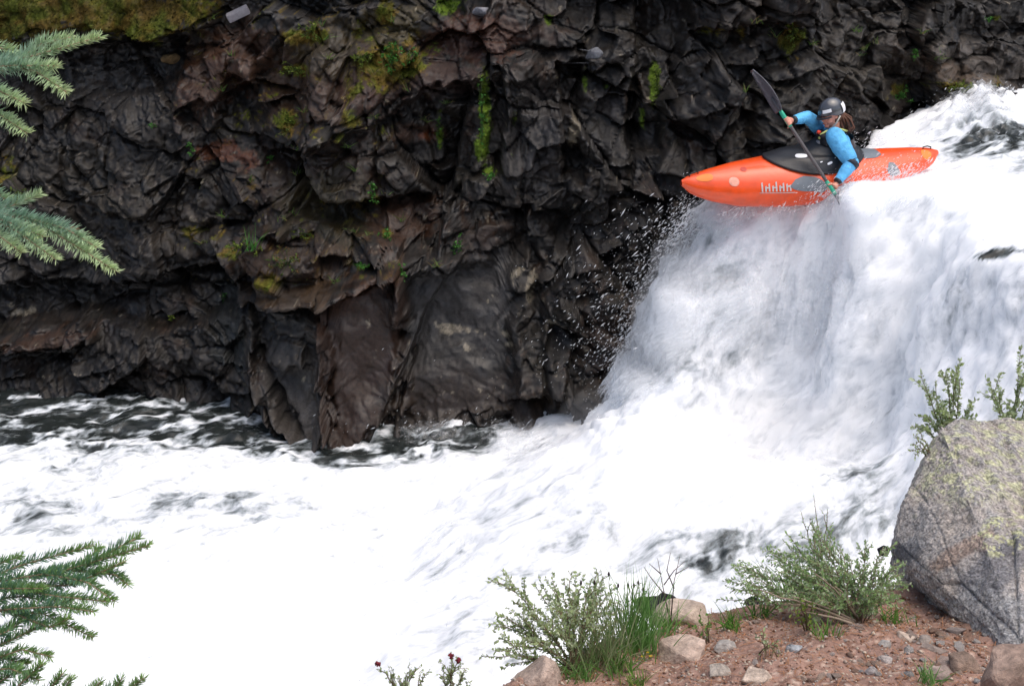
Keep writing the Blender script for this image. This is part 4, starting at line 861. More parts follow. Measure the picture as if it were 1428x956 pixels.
# gravel and litter: uncountable
k = 9000; gxx = RNG.uniform(-.3, 2.1, k); gyy = RNG.uniform(3.6, 5.3, k); kk = gyy < lerp_tab(gxx, YE) + .1; gxx, gyy = gxx[kk], gyy[kk]; k = len(gxx)
q = np.stack([gxx, gyy, bank_z(gxx, gyy) + .002], 1); s = np.clip(RNG.lognormal(-5.4, .5, k), .001, .012)
oc = np.array([[1, 0, 0], [.2, .9, 0], [-.9, .3, 0], [-.3, -.9, 0], [.1, .1, .6], [0, 0, -.5]]); an = RNG.uniform(0, 6.28, k); ca, sa = np.cos(an), np.sin(an)
vv = oc[None] * s[:, None, None] * RNG.uniform(.6, 1.4, (k, 6, 1)); vv = np.stack([vv[..., 0] * ca[:, None] - vv[..., 1] * sa[:, None], vv[..., 0] * sa[:, None] + vv[..., 1] * ca[:, None], vv[..., 2]], -1) + q[:, None]
f = np.array([[0, 1, 4], [1, 2, 4], [2, 3, 4], [3, 0, 4], [1, 0, 5], [2, 1, 5], [3, 2, 5], [0, 3, 5]]); F = (f[None] + (np.arange(k) * 6)[:, None, None]).reshape(-1, 3)
pal = np.array([(.34, .26, .21), (.22, .11, .07), (.40, .35, .31), (.14, .07, .045), (.28, .16, .11), (.45, .38, .30)]); gc = np.repeat(pal[RNG.integers(0, 6, k)], 6, 0)
tag(mesh_np('gravel', vv.reshape(-1, 3), F, mat('gravel_mat', (1, 1, 1), .9, .2, tint=True), cols=gc, smooth=False), 'fine gravel and crumbs of reddish soil', 'gravel', kind='stuff')
k = 1500; gxx = RNG.uniform(0, 1.9, k); gyy = RNG.uniform(3.7, 5.2, k); an = RNG.uniform(0, 3.14, k); L_ = RNG.uniform(.01, .035, k); p = np.stack([gxx, gyy, bank_z(gxx, gyy) + .005], 1); d = np.stack([np.cos(an), np.sin(an), RNG.uniform(-.1, .25, k)], 1) * L_[:, None]; w_ = np.stack([-np.sin(an), np.cos(an), 0 * an], 1) * .0012
kk = gyy < lerp_tab(gxx, YE) + .05; p, d, w_ = p[kk], d[kk], w_[kk]; k = len(p); vv = np.concatenate([p - d - w_, p - d + w_, p + d + w_, p + d - w_]); F = np.stack([np.arange(k) + i * k for i in range(4)], 1)
tag(mesh_np('needle_litter', vv, F, mat('litter', (.30, .15, .08), .9, .1), smooth=False), 'dry fallen needles and bits of twig on the soil', 'litter', kind='stuff')

# --- the big boulder ---
def boulder():
    pts = [(1243, 748, 5.45), (1262, 790, 5.3), (1310, 845, 5.08), (1365, 895, 4.70), (1440, 940, 4.36), (1600, 1010, 4.1), (1311, 592, 5.8), (1345, 586, 5.95), (1400, 592, 6.0), (1460, 600, 6.0), (1600, 640, 5.9), (1720, 850, 4.9), (1290, 640, 5.68), (1262, 695, 5.56)]
    P = [at_y(*p) for p in pts] + [np.array(p) for p in [(2.15, 6.7, 2.9), (3.3, 6.9, 2.9), (3.6, 6.2, 3.3), (1.9, 6.1, 2.4), (2.0, 5.6, 2.5), (2.4, 5.2, 2.6), (3.2, 4.9, 2.6), (3.4, 6.6, 2.4)]]
    bm = bmesh.new()
    for p in P: bm.verts.new(V(p))
    bmesh.ops.convex_hull(bm, input=bm.verts[:])
    for v in [v for v in bm.verts if not v.link_faces]: bm.verts.remove(v)
    bmesh.ops.triangulate(bm, faces=bm.faces[:])
    for lim in (.35, .18, .09, .05, .028):
        bmesh.ops.subdivide_edges(bm, edges=[e for e in bm.edges if e.calc_length() > lim], cuts=1); bmesh.ops.triangulate(bm, faces=[f for f in bm.faces if len(f.verts) > 3])
    for l_ in (.017, .0105):
        bmesh.ops.subdivide_edges(bm, edges=[e for e in bm.edges if e.calc_length() > l_ and (e.verts[0].co.y < 6.1 and e.verts[0].co.z > 2.9)], cuts=1); bmesh.ops.triangulate(bm, faces=[f for f in bm.faces if len(f.verts) > 3])
    bm.normal_update(); q = np.array([v.co[:] for v in bm.verts])
    for _ in range(0): bmesh.ops.smooth_vert(bm, verts=bm.verts[:], factor=.3, use_axis_x=True, use_axis_y=True, use_axis_z=True)
    bm.normal_update(); q = np.array([v.co[:] for v in bm.verts])
    s1 = rot(np.stack([q[:, 0], q[:, 2]], 1), -.75); st = fbm(np.stack([s1[:, 0] * 4.5, s1[:, 1] * 10, q[:, 1] * 4], 1), 5, 431, .65)
    hh, ee, rr_ = facets(s1 * (1, 1.6), .22, 77, .6); n = fbm(q * 5, 5, 435, .55) * .016 + st * .012 + fbm(q * 30, 3, 437, .6) * .004 + hh * .018 - .012 * np.exp(-ee * 16)
    for v, k in zip(bm.verts, n): v.co += v.normal * k
    me = bpy.data.meshes.new('boulder'); bm.to_mesh(me); bm.free()
    q = np.array([v.co[:] for v in me.vertices]); U_, V_ = proj(q); a = fbm(q * 4, 4, 441); b = fbm(q * 14, 4, 443, .6); c3 = fbm(q * 42, 3, 445, .6)
    col = np.ones((len(q), 3)) * np.array([.46, .42, .39])
    def pt(m, c, k): nonlocal col; m = np.clip(m * k, 0, 1)[:, None]; col = col * (1 - m) + np.array(c) * m
    pt(sst(.0, .5, a), (.50, .43, .37), .7); pt(sst(.0, .55, st * .8 + b * .3), (.33, .325, .325), .8)
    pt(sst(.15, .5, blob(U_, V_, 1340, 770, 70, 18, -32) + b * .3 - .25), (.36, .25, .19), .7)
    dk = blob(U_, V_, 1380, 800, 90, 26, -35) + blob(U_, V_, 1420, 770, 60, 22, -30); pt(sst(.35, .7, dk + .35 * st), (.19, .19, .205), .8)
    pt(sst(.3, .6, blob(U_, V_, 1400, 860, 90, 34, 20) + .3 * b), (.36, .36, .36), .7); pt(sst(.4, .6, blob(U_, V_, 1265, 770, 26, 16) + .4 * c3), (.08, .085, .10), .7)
    lz = fbm(q * 20, 4, 449, .75); ln = sst(.10, .22, lz + .45 * fbm(q * 75, 2, 451) + .2 * b); pt(ln * sst(.1, .6, blob(U_, V_, 1370, 640, 90, 55) + .3 * a), (.58, .58, .36), .9); pt(ln * sst(.3, .6, blob(U_, V_, 1400, 745, 60, 30, -25) + .25 * a), (.60, .60, .34), .9)
    pt(sst(.42, .62, c3 + .4 * b), (.12, .115, .11), .75); pt(sst(.5, .7, fbm(q * 70, 2, 455) + .3 * b), (.13, .125, .12), .6); pt(sst(.55, .75, fbm(q * 30 + 9, 3, 447, .6)), (.45, .43, .38), .5)
    pt(sst(.2, .5, poly_sd(U_, V_, [(1250, 600), (1312, 592), (1262, 700), (1243, 760), (1200, 700)]) / 20), (.12, .10, .11), .7)  # shade of the left face painted into the boulder colour
    for (u, v, r) in [(1291, 655, 7), (1300, 628, 4), (1275, 720, 4)]: pt(sst(1.2, .8, np.hypot(U_ - u, V_ - v) / r), (.40, .38, .32), .8)
    col *= (1 + .35 * c3 + .2 * b)[:, None].clip(.4, 1.7)
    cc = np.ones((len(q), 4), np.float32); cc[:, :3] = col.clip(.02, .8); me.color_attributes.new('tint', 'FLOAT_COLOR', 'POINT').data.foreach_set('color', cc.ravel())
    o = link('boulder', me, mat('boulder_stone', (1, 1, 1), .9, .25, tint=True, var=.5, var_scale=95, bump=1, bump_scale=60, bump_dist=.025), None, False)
    return tag(o, 'big angular grey boulder with yellow green lichen at the right edge', 'boulder')
boulder()
stone(1420, 935, 130, 84, (.30, .215, .17), 'brown slab rock wedged under the big boulder in the lower right corner', 'rock', 'rock', seed=57, pos=at_y(1425, 950, 3.78), rz=.5)

# =====================  PLANTS  =====================
def leaf_faces(mb, P, D, Nn, L_, W_, C):
    """bent diamond leaves: P base, D direction, Nn side vectors (all (n,3)), length, width (n,), colour (n,3)"""
    n = len(P); up = np.cross(D, Nn); L_ = L_[:, None]; W_ = W_[:, None]
    v = np.stack([P, P + D * L_ * .45 + Nn * W_ + up * W_ * .4, P + D * L_, P + D * L_ * .45 - Nn * W_ + up * W_ * .4], 1)
    v = np.concatenate([v, (P + D * L_ * .5)[:, None]], 1).reshape(-1, 3)
    f = np.array([[0, 1, 4, 0], [1, 2, 4, 1], [2, 3, 4, 2], [3, 0, 4, 3]])
    mb.add(v, (f[None] + (np.arange(n) * 5)[:, None, None]).reshape(-1, 4), np.repeat(C, 5, 0))
def unit(a): return a / (np.linalg.norm(a, axis=-1, keepdims=True) + 1e-9)
m_leaf = mat('leaf', (1, 1, 1), .55, .3, tint=True, trans=.45); m_stem = mat('plant_stem', (1, 1, 1), .8, .2, tint=True)
def curve(p0, p1, bow, n=9, seedv=None):
    t = np.linspace(0, 1, n)[:, None]; p = p0 + (p1 - p0) * t; p[:, 2] += (np.sin(t[:, 0] * math.pi) * bow); return p + RNG.normal(0, .004, p.shape) * t
def leafy(curv, mb, leaf, wid, step, cols, start=.25, spread=.9):
    seg = np.linalg.norm(np.diff(curv, axis=0), axis=1); s = np.concatenate([[0], np.cumsum(seg)]); n = max(3, int(s[-1] * (1 - start) / step)); x = np.linspace(s[-1] * start, s[-1], n)
    P = np.stack([np.interp(x, s, curv[:, i]) for i in range(3)], 1); T = unit(np.stack([np.interp(x, s, np.gradient(curv[:, i])) for i in range(3)], 1))
    R = unit(np.cross(T, RNG.normal(size=(n, 3)))); D = unit(T * (1.1 - spread * .5) + R * spread); S = unit(np.cross(D, RNG.normal(size=(n, 3))))
    leaf_faces(mb, P, D, S, leaf * RNG.uniform(.6, 1.2, n), wid * RNG.uniform(.7, 1.2, n), np.array(cols)[RNG.integers(0, len(cols), n)] * RNG.uniform(.7, 1.3, (n, 1)))
WIL = [(.36, .44, .20), (.42, .49, .29), (.28, .36, .14), (.46, .53, .34)]; GRN = [(.11, .26, .04), (.16, .33, .06), (.08, .20, .03)]; SAGE = [(.32, .45, .20), (.26, .39, .14), (.40, .49, .30)]
def shrub(name, label, cat, root, tips, leaf=.014, wid=.0035, step=.0045, cols=WIL, stemc=(.16, .11, .07), r=.0035, side=3, bow=.04, start=.2, sidelen=.32, group=None):
    root = np.array(root); e = empty(name, root, label, cat, group); ms, ml = MB(), MB()
    for tp in tips:
        tp = at_y(*tp) if len(tp) == 3 and tp[0] > 20 else np.array(tp); rt = root + RNG.normal(0, .018, 3) * (1, 1, 0)
        c = curve(rt, tp, bow); ms.tube(c, np.linspace(r, r * .3, len(c)), 5, stemc); leafy(c, ml, leaf, wid, step, cols, start)
        Lc = np.linalg.norm(tp - rt)
        for _ in range(side):
            t = RNG.uniform(.25, .85); i = int(t * 8); b = c[i]; d = unit((tp - rt) / Lc + RNG.normal(0, .45, 3)) * Lc * sidelen * (1.1 - t * .6); d[2] = abs(d[2]) * .8 + .02
            c2 = curve(b, b + d, .01, 6); ms.tube(c2, np.linspace(r * .5, r * .2, 6), 4, stemc); leafy(c2, ml, leaf, wid, step, cols, .1)
    ms.build('stem', m_stem, e); ml.build('foliage', m_leaf, e, False); return e
def blades(mb, root, n, L_, spread, cols, w=.0022, lean=(0, 0), rad=.03):
    for _ in range(n):
        b = root + np.append(RNG.normal(0, rad, 2), 0); l = L_ * RNG.uniform(.55, 1.1); d = np.array([RNG.normal(lean[0], spread), RNG.normal(lean[1], spread), 1.0]); d /= np.linalg.norm(d); side = unit(np.cross(d, RNG.normal(size=3))); out_ = np.array([d[0], d[1], 0])
        k = 6; t = np.linspace(0, 1, k)[:, None]; c = b + d * l * t + out_ * l * .5 * t ** 2 - np.array([0, 0, 1]) * l * .18 * t ** 2.5 * np.linalg.norm(out_); w_ = w * (1 - t ** 2) + .0002
        v = np.stack([c - side * w_, c + side * w_], 1).reshape(-1, 3); mb.add(v, [[2 * i, 2 * i + 1, 2 * i + 3, 2 * i + 2] for i in range(k - 1)], np.array(cols[RNG.integers(len(cols))]) * RNG.uniform(.75, 1.3))
GB = [(.14, .30, .07), (.20, .36, .11), (.27, .37, .16), (.10, .23, .05)]
def tuft(label, root, n, L_, spread=.35, cols=GB, lean=(0, 0), rad=.03, w=.0022, name='grass_tuft', cat='grass', group=None):
    mb = MB(); blades(mb, np.array(root), n, L_, spread, cols, w, lean, rad); o = mb.build(name, m_leaf, None, False); return tag(o, label, cat, group)
y0 = 4.75
shrub('willow_bush', 'grey green willow bush with many small leaves at the left end of the bank', 'bush', on_bank(805, 938), [(694, 800, 4.7), (716, 838, 4.6), (745, 815, 4.9), (762, 805, 4.8), (788, 808, 4.75), (805, 798, 4.85), (822, 812, 4.7), (845, 800, 4.85), (860, 815, 4.75), (690, 858, 4.6), (735, 860, 4.55), (770, 840, 4.6), (690, 905, 4.5), (672, 915, 4.45), (700, 930, 4.45), (726, 900, 4.4), (790, 850, 4.5), (830, 840, 4.55), (860, 850, 4.6), (685,868,4.6),(780,885,4.4)], leaf=.018, wid=.0055, side=6, step=.005, start=.12, sidelen=.38)
shrub('flowering_herb', 'pale herb with dark red flower heads at the bottom edge, left of the willow bush', 'plant', at_y(560, 1010, 4.2), [(527, 930, 4.15), (545, 940, 4.2), (575, 935, 4.2), (595, 940, 4.2), (560, 945, 4.15), (585, 930, 4.25)], leaf=.013, wid=.004, side=3)
shrub('flowering_herb', 'pale herb with a pair of dark red flower heads, nearer the willow bush', 'plant', at_y(630, 1010, 4.2), [(630, 920, 4.15), (638, 918, 4.2), (615, 940, 4.2), (648, 945, 4.2), (625, 935, 4.25), (655, 955, 4.2)], leaf=.013, wid=.004, side=3)
herbs = [o for o in bpy.data.objects if o.name.startswith('flowering_herb')]
for hb, spots in ((herbs[0], [(527, 925, 4.15)]), (herbs[1], [(629, 914, 4.15), (639, 920, 4.2)])):
    for sp_ in spots:
        c = at_y(*sp_); g = MB()
        for _ in range(26):
            d = unit(RNG.normal(size=3)); g.tube([c, c + d * .011], [.004, .002], 5, np.array((.14, .02, .03)) * RNG.uniform(.6, 1.6))
        g.build('flower_head', m_stem, hb)
tuft('tall bright grass clump rising beside the willow bush', on_bank(888, 905), 260, .32, .16, rad=.05)
tuft('pale fine grass clump in front of the willow bush', on_bank(836, 925), 170, .25, .28, cols=[(.22, .28, .13), (.17, .25, .09), (.28, .30, .16)], rad=.045)
tuft('short green grass tuft in front of the pinkish rock on the left', on_bank(808, 948), 70, .10, .4, rad=.03)
# tall stalks with dark seed heads
hs_ = empty('seed_stalk', on_bank(875, 900), 'slender stalks with dark seed heads standing above the tall grass', 'plant'); g, g2 = MB(), MB()
for (u, v) in [(829, 812), (849, 800), (862, 816), (876, 816), (890, 812), (810, 812), (884, 816), (897, 822)]:
    b = on_bank(u * .35 + 870 * .65, 903); t_ = at_y(u, v, b[1] + .05); c = curve(b, t_, .01); g.tube(c, np.linspace(.0022, .0014, len(c)), 4, (.14, .2, .07)); g2 = MB(); g2.tube([t_ - [0, 0, .008], t_, t_ + [0, 0, .01]], [.003, .0055, .002], 6, (.04, .03, .03)); g2.build('seed_head', m_stem, hs_); leafy(c, g, .02, .003, .02, GRN, .1)
g.build('stem', m_stem, hs_)
tw = empty('bare_twig', on_bank(945, 880), 'thin bare brown twigs forking up in front of the white water', 'twig'); g = MB()
for tips_ in [[(935, 870), (925, 820), (917, 778)], [(928, 830), (908, 805), (898, 790)], [(935, 870), (940, 810), (948, 775)], [(926, 815), (940, 795), (955, 782)], [(940, 820), (930, 795), (935, 770)], [(922, 800), (905, 785)], [(942, 800), (960, 790)]]:
    c = np.array([at_y(u, v, 5.0) for u, v in tips_]); g.tube(c, np.linspace(.003, .001, len(c)), 4, (.15, .12, .10))
g.build('branch', m_stem, tw)
# right-hand shrub
e_ = shrub('shrub', 'wide grey green shrub sprawling between the black rocks and the boulder', 'shrub', on_bank(1196, 868), [(1000, 835, 5.15), (1012, 812, 5.2), (1030, 795, 5.2), (1068, 772, 5.2), (1090, 752, 5.2), (1255, 835, 4.8), (1262, 820, 4.9), (1258, 800, 5.0), (1020, 822, 5.1), (1045, 800, 5.15), (1075, 785, 5.1), (1060, 830, 5.0), (1085, 842, 4.9), (1100, 765, 5.15), (1118, 745, 5.1), (1135, 735, 5.15), (1150, 755, 5.1), (1165, 770, 5.05), (1185, 778, 5.05), (1210, 768, 5.0), (1232, 762, 4.95), (1248, 790, 4.85), (1252, 815, 4.75), (1225, 800, 4.85), (1200, 800, 4.9), (1175, 805, 4.9), (1150, 800, 4.95), (1125, 800, 4.95), (1110, 825, 4.9), (1140, 840, 4.75), (1170, 835, 4.75), (1215, 835, 4.7), (1238, 842, 4.65), (1095, 800, 5.0), (1130, 780, 5.0), (1200, 785, 4.95), (1035,840,5.0)], leaf=.019, wid=.0045, cols=SAGE, side=7, step=.0055, start=.1, sidelen=.42, stemc=(.24, .18, .13))
shrub('tall_sprig', 'thin leafy sprig reaching above the sprawling shrub', 'plant', on_bank(1150, 850), [(1133, 690, 5.2), (1155, 712, 5.2), (1117, 715, 5.15), (1140, 735, 5.15)], leaf=.011, wid=.003, cols=SAGE, side=2, step=.010)
g = MB()
for (a, b) in [((1190, 872), (1055, 822)), ((1192, 870), (1105, 832)), ((1198, 868), (1140, 800)), ((1188, 874), (1110, 852)), ((1195, 868), (1165, 815)), ((1200, 868), (1222, 815)), ((1180, 868), (1098, 838)), ((1185, 880), (1150, 905))]:
    p, q = on_bank(*a) + [0, 0, .015], at_y(*b, 4.75); g.tube(curve(p, q, .01), np.linspace(.006, .002, 9), 5, (.26, .20, .15))
g.build('bare_stem', m_stem, e_)
tuft('bright green grass clump on the left part of the sprawling shrub', on_bank(1112, 838), 110, .22, .22, cols=GRN + [(.14, .26, .06)], lean=(-.1, 0), rad=.04)
tuft('grass tuft growing right of the broad tan rock', on_bank(1020, 876), 60, .10, .45, cols=GRN, rad=.02)
shrub('leafy_sprig', 'small bright leafy sprig at the right foot of the broad tan rock', 'plant', on_bank(980, 898), [(962, 872, 4.75), (975, 868, 4.8), (990, 872, 4.8), (985, 885, 4.7)], leaf=.018, wid=.006, cols=GRN, side=1, step=.012)
shrub('leafy_sprig', 'yellow green leafy sprig at the foot of the sprawling shrub', 'plant', on_bank(1125, 878), [(1112, 852, 4.7), (1122, 850, 4.7), (1135, 850, 4.7), (1105, 866, 4.65), (1128, 872, 4.6)], leaf=.018, wid=.005, cols=[(.2, .28, .04), (.14, .24, .04)], side=1, step=.010)
shrub('leafy_sprig', 'thin seedling on the open soil below the shrub', 'plant', on_bank(1072, 918), [(1056, 890, 4.5), (1066, 898, 4.5), (1084, 905, 4.45), (1060, 915, 4.4), (1090, 912, 4.4)], leaf=.016, wid=.0035, cols=SAGE, side=1, step=.010)
tuft('small grass tuft among the rubble stones left of the boulder', on_bank(1292, 952), 45, .085, .4, cols=GB, rad=.018)
tuft('sparse grass tuft at the bottom edge below the willow bush', on_bank(885, 955), 45, .07, .5, cols=[(.2, .3, .06), (.14, .24, .05)], rad=.02)
for (u, v, n_, L_, lab) in [(870, 935, 60, .12, 'bright grass tuft in front of the tall grass clump'), (1060, 862, 50, .13, 'bright grass tuft at the left root of the sprawling shrub'), (930, 880, 50, .12, 'grass tuft between the tall grass clump and the broad tan rock'), (1150, 890, 40, .08, 'thin grass tuft below the bare stems of the sprawling shrub'), (1248, 868, 45, .12, 'grass tuft between the sprawling shrub and the boulder')]:
    tuft(lab, on_bank(u, v), n_, L_, .35, cols=GRN + [(.2, .33, .08)], rad=.03)
# behind the boulder
rb = np.array([2.2, 6.45, 3.05])
shrub('willow_bush', 'willow bush rising from behind the top of the boulder', 'bush', rb, [(1283, 520, 6.2), (1300, 545, 6.2), (1318, 515, 6.2), (1335, 508, 6.2), (1340, 530, 6.2), (1310, 560, 6.2), (1290, 580, 6.2), (1355, 560, 6.2), (1325, 575, 6.2), (1345, 585, 6.2), (1270, 595, 6.2)], leaf=.024, wid=.008, side=3, step=.007, start=.35)
shrub('willow_bush', 'willow bush cut by the right edge of the view behind the boulder', 'bush', rb + [.3, 0, 0], [(1378, 530, 6.2), (1390, 545, 6.2), (1405, 560, 6.2), (1425, 485, 6.2), (1432, 500, 6.2), (1415, 585, 6.2), (1440, 540, 6.2), (1400, 580, 6.2)], leaf=.024, wid=.008, side=3, step=.007, start=.35)
shrub('leafy_sprig', 'tiny leafy sprig sticking out from the left side of the boulder', 'plant', at_y(1300, 640, 5.75), [(1272, 618, 5.65), (1268, 630, 5.65), (1278, 612, 5.65), (1276, 640, 5.65)], leaf=.016, wid=.005, side=1, step=.007)
# yellow flowers
g = MB()
for (u, v) in [(903, 917), (896, 922), (907, 922)]:
    c = on_bank(u, v) + [0, 0, .02]
    for j in range(5): a = j * 1.257; leaf_faces(g, c[None], np.array([[math.cos(a), math.sin(a) * .6, .5]]), np.array([[-math.sin(a), math.cos(a), 0]]), np.array([.009]), np.array([.004]), np.array([[.75, .55, .03]]))
tag(g.build('wildflower', m_leaf, None, False), 'tiny yellow flowers at the foot of the tall grass', 'flower')
# --- clumps rooted in the cliff ---
def clump(u, v, ru, rv, label, cols, n=110, leaf=.03, wid=.011, group=None, name='fern', cat='plant', hang=0):
    p = on_cliff(u, v, 6); d = 14.5 / FPX; mb = MB(); m = max(4, n // 7)
    q = p + np.stack([np.clip(RNG.normal(0, .42, m), -1, 1) * ru * d, -np.abs(RNG.normal(.05, .04, m)), np.clip(RNG.normal(0, .42, m), -1, 1) * rv * d + .01], 1)
    for e_ in q: mb.tube(curve(p, e_, .01, 5), [.003, .003, .0025, .002, .002], 4, (.06, .10, .03))
    q = np.repeat(q, 7, 0) + RNG.normal(0, .006, (m * 7, 3)); n = len(q)
    D = unit(np.stack([RNG.normal(0, .6, n), RNG.normal(-.5, .4, n), RNG.normal(.35 - hang, .5, n)], 1)); S = unit(np.cross(D, RNG.normal(size=(n, 3))))
    leaf_faces(mb, q, D, S, leaf * RNG.uniform(.6, 1.3, n), wid * RNG.uniform(.6, 1.2, n), np.array(cols)[RNG.integers(0, len(cols), n)] * RNG.uniform(.5, 1.4, (n, 1)))
    return tag(mb.build(name, m_leaf, None, False), label, cat, group)
BG = [(.06, .20, .03), (.09, .26, .05), (.04, .13, .02)]; YG = [(.14, .20, .03), (.19, .24, .04), (.09, .13, .02)]
G_ = 'plants rooted on the cliff'
for a in [(545, 74, 22, 26, 'brightest bushy green plant on the upper ledge of the cliff', BG, 240), (508, 82, 16, 16, 'yellow green plant left of the brightest bushy plant on the ledge', YG, 120), (584, 72, 12, 14, 'small green plant right of the brightest bushy plant on the ledge', BG, 80),
          (440, 42, 18, 16, 'loose yellow green plant near the top of the cliff below the reddish stones', YG, 130), (412, 98, 26, 12, 'pale green trailing plant on the reddish slope of the cliff', YG, 170), (405, 163, 13, 13, 'round yellow green cushion on the cliff left of the dark block', YG, 170),
          (527, 272, 9, 18, 'narrow green plant in the shade under the middle ledge', BG, 80), (540, 325, 10, 12, 'small green plant just above the tip of the brown slab', BG, 70), (566, 372, 9, 20, 'green plant hanging over the top corner of the brown slab', BG, 110, .03, .011, G_, 'fern', 'plant', .5),
          (640, 338, 12, 16, 'dark green plant above the smooth grey rock face', BG, 90), (383, 216, 8, 7, 'tiny green plant above the dark fractured block', BG, 45), (211, 168, 7, 5, 'tiny green plant alone on the dark left part of the cliff', BG, 30), (272, 204, 10, 12, 'small green plant beside the bright rust red stone', BG, 60),
          (503, 366, 14, 5, 'thin green plant on the rusty rim of the brown slab', BG, 50), (246, 438, 6, 12, 'yellow green sprig above the water at the dark foot of the cliff', YG, 40), (676, 165, 7, 52, 'long hanging strip of green plants in a crack of the cliff', BG, 230, .022, .009, G_, 'fern_strip', 'plant', .8),
          (615, 175, 5, 30, 'thin dark strip of green plants in the crack left of the long hanging strip', BG, 70, .018, .007, G_, 'fern_strip', 'plant', .8), (912, 110, 7, 26, 'green mossy streak of plants down the black cleft behind the paddle', YG, 130, .02, .008, G_, 'fern_strip', 'plant', .8),
          (1278, 70, 9, 10, 'small bright green plant high on the grey rock right of the kayaker', BG, 70), (1258, 128, 18, 14, 'green plant low on the rock above the white water, right of the kayaker', BG, 130), (1340, 118, 32, 12, 'wide green plant patch on the ledge above the upper rapids', YG, 230), (1100, 52, 16, 20, 'yellow green plant cluster above the kayaker', YG, 130),
          (1383, 25, 7, 7, 'tiny green plant in the top right corner of the cliff', BG, 40), (330, 345, 30, 14, 'yellow green plant patch at the left end of the middle ledge', YG, 160), (400, 362, 34, 26, 'straggly green plant patch spread over the middle ledge', [(.10, .17, .03), (.15, .17, .05), (.18, .10, .05)], 240), (684, 239, 11, 5, 'small green cushion just under the long hanging strip', BG, 60),
          (30, 262, 14, 20, 'dull yellow plant at the left edge of the cliff between the spruce branches', YG, 70), (310, 408, 5, 12, 'thin dark green blades under the middle ledge', BG, 40), (430, 330, 24, 12, 'brownish green plant behind the middle ledge', YG, 90)]:
    b = list(a); b = b + [.03, .011, G_][len(b) - 7:] if len(b) < 10 else b; clump(*b)
p = on_cliff(357, 345); mb = MB(); blades(mb, p, 18, .28, .3, BG, .005, rad=.03); tag(mb.build('grass_tuft', m_leaf, None, False), 'upright bright green blades standing on the middle ledge', 'plant', G_)
for i in range(46):
    u, v = r_.uniform(250, 640), r_.uniform(15, 400)
    if i > 34: u, v = r_.uniform(1040, 1420), r_.uniform(20, 125)
    mb = MB(); p = on_cliff(u, v, 5); blades(mb, p, int(r_.integers(6, 14)), r_.uniform(.07, .15), .55, [(.10, .20, .04), (.14, .19, .05), (.20, .15, .07), (.08, .16, .03)], .004, lean=(0, -.4), rad=.022)
    tag(mb.build('grass_tuft', m_leaf, None, False), 'small thin grass tuft scattered on the ledges of the dark cliff', 'grass', 'small grass tufts on the cliff')
# pale stones resting on the cliff ledges
def ledge_stone(u, v, wpx, hpx, col, label, seed): stone(u, v, wpx, hpx, col, label, 'ledge_stone', 'stone', 'stones lying on the cliff ledges', seed, 0, pos=on_cliff(u, v, 5) - np.array([0, .03, 0]))
ledge_stone(672, 14, 30, 22, (.20, .20, .22), 'grey stone at the top of the reddish slope of the cliff', 70); ledge_stone(109, 318, 22, 16, (.22, .17, .10), 'tan stone above the tip of the middle spruce branch', 71)
ledge_stone(235, 78, 30, 18, (.14, .09, .04), 'golden brown stone under the mossy overhang', 72); ledge_stone(826, 72, 30, 24, (.13, .135, .15), 'bluish grey stone beside the black cleft', 73)
c = on_cliff(332, 14) + [0, -.12, 0]; bm = bmesh.new(); bmesh.ops.create_cube(bm, size=1)
for v in bm.verts: v.co = Vector((v.co.x * .26, v.co.y * .10, v.co.z * .09))
bmesh.ops.bevel(bm, geom=bm.edges[:], offset=.008, segments=2, affect='EDGES'); me = bpy.data.meshes.new('slab'); bm.to_mesh(me); bm.free()
o = link('stone_slab', me, mat('pale_slab', (.33, .31, .33), .8, var=.15, bump=.4), None, False); o.location = V(c); o.rotation_euler = (.3, math.radians(-24), .15); tag(o, 'pale rectangular slab of stone beside the moss at the top of the cliff', 'stone')

# =====================  SPRUCES  =====================
def twig(mw, mn, pts, nl=.033, dens=2700, cols=None, tipc=None, r0=.003, flat=.25):
    """woody axis with needles all round, thinner below"""
    pts = np.asarray(pts, float); n = 10; t = np.linspace(0, 1, len(pts)); tt = np.linspace(0, 1, n); c = np.stack([np.interp(tt, t, pts[:, i]) for i in range(3)], 1)
    seg = np.linalg.norm(np.diff(c, axis=0), axis=1); s = np.concatenate([[0], np.cumsum(seg)]); mw.tube(c, np.linspace(r0, r0 * .5, n), 5, (.26, .19, .12))
    k = int(s[-1] * dens); x = RNG.uniform(0, s[-1] * 1.0, k); P = np.stack([np.interp(x, s, c[:, i]) for i in range(3)], 1); T = unit(np.stack([np.interp(x, s, np.gradient(c[:, i])) for i in range(3)], 1))
    R = RNG.normal(size=(k, 3)); R = unit(R - T * (R * T).sum(1)[:, None]); low = R[:, 2] < -.3; R[low, 2] *= flat; R = unit(R); D = unit(R * .85 + T * RNG.uniform(.45, .85, (k, 1)) + np.array([0, 0, .12]))
    L_ = nl * RNG.uniform(.7, 1.1, k) * (1 - .35 * (x / s[-1]) ** 4); S = unit(np.cross(D, RNG.normal(size=(k, 3)))) * .0012
    fr = np.clip((x / s[-1] - .55) / .45, 0, 1)[:, None]; C = (np.array(cols)[RNG.integers(0, len(cols), k)] * (1 - fr) + np.array(tipc) * fr) * RNG.uniform(.75, 1.25, (k, 1))
    tip = P + D * L_[:, None]; mid = P + D * L_[:, None] * .6; up = unit(np.cross(D, S)) * .0006
    v = np.stack([P - S * .6, P + S * .6, mid + S + up, mid - S + up, tip], 1).reshape(-1, 3); f = np.array([[0, 1, 2, 3], [3, 2, 4, 3]])
    mn.add(v, (f[None] + (np.arange(k) * 5)[:, None, None]).reshape(-1, 4), np.repeat(C, 5, 0))
    return c
NDM = 1900
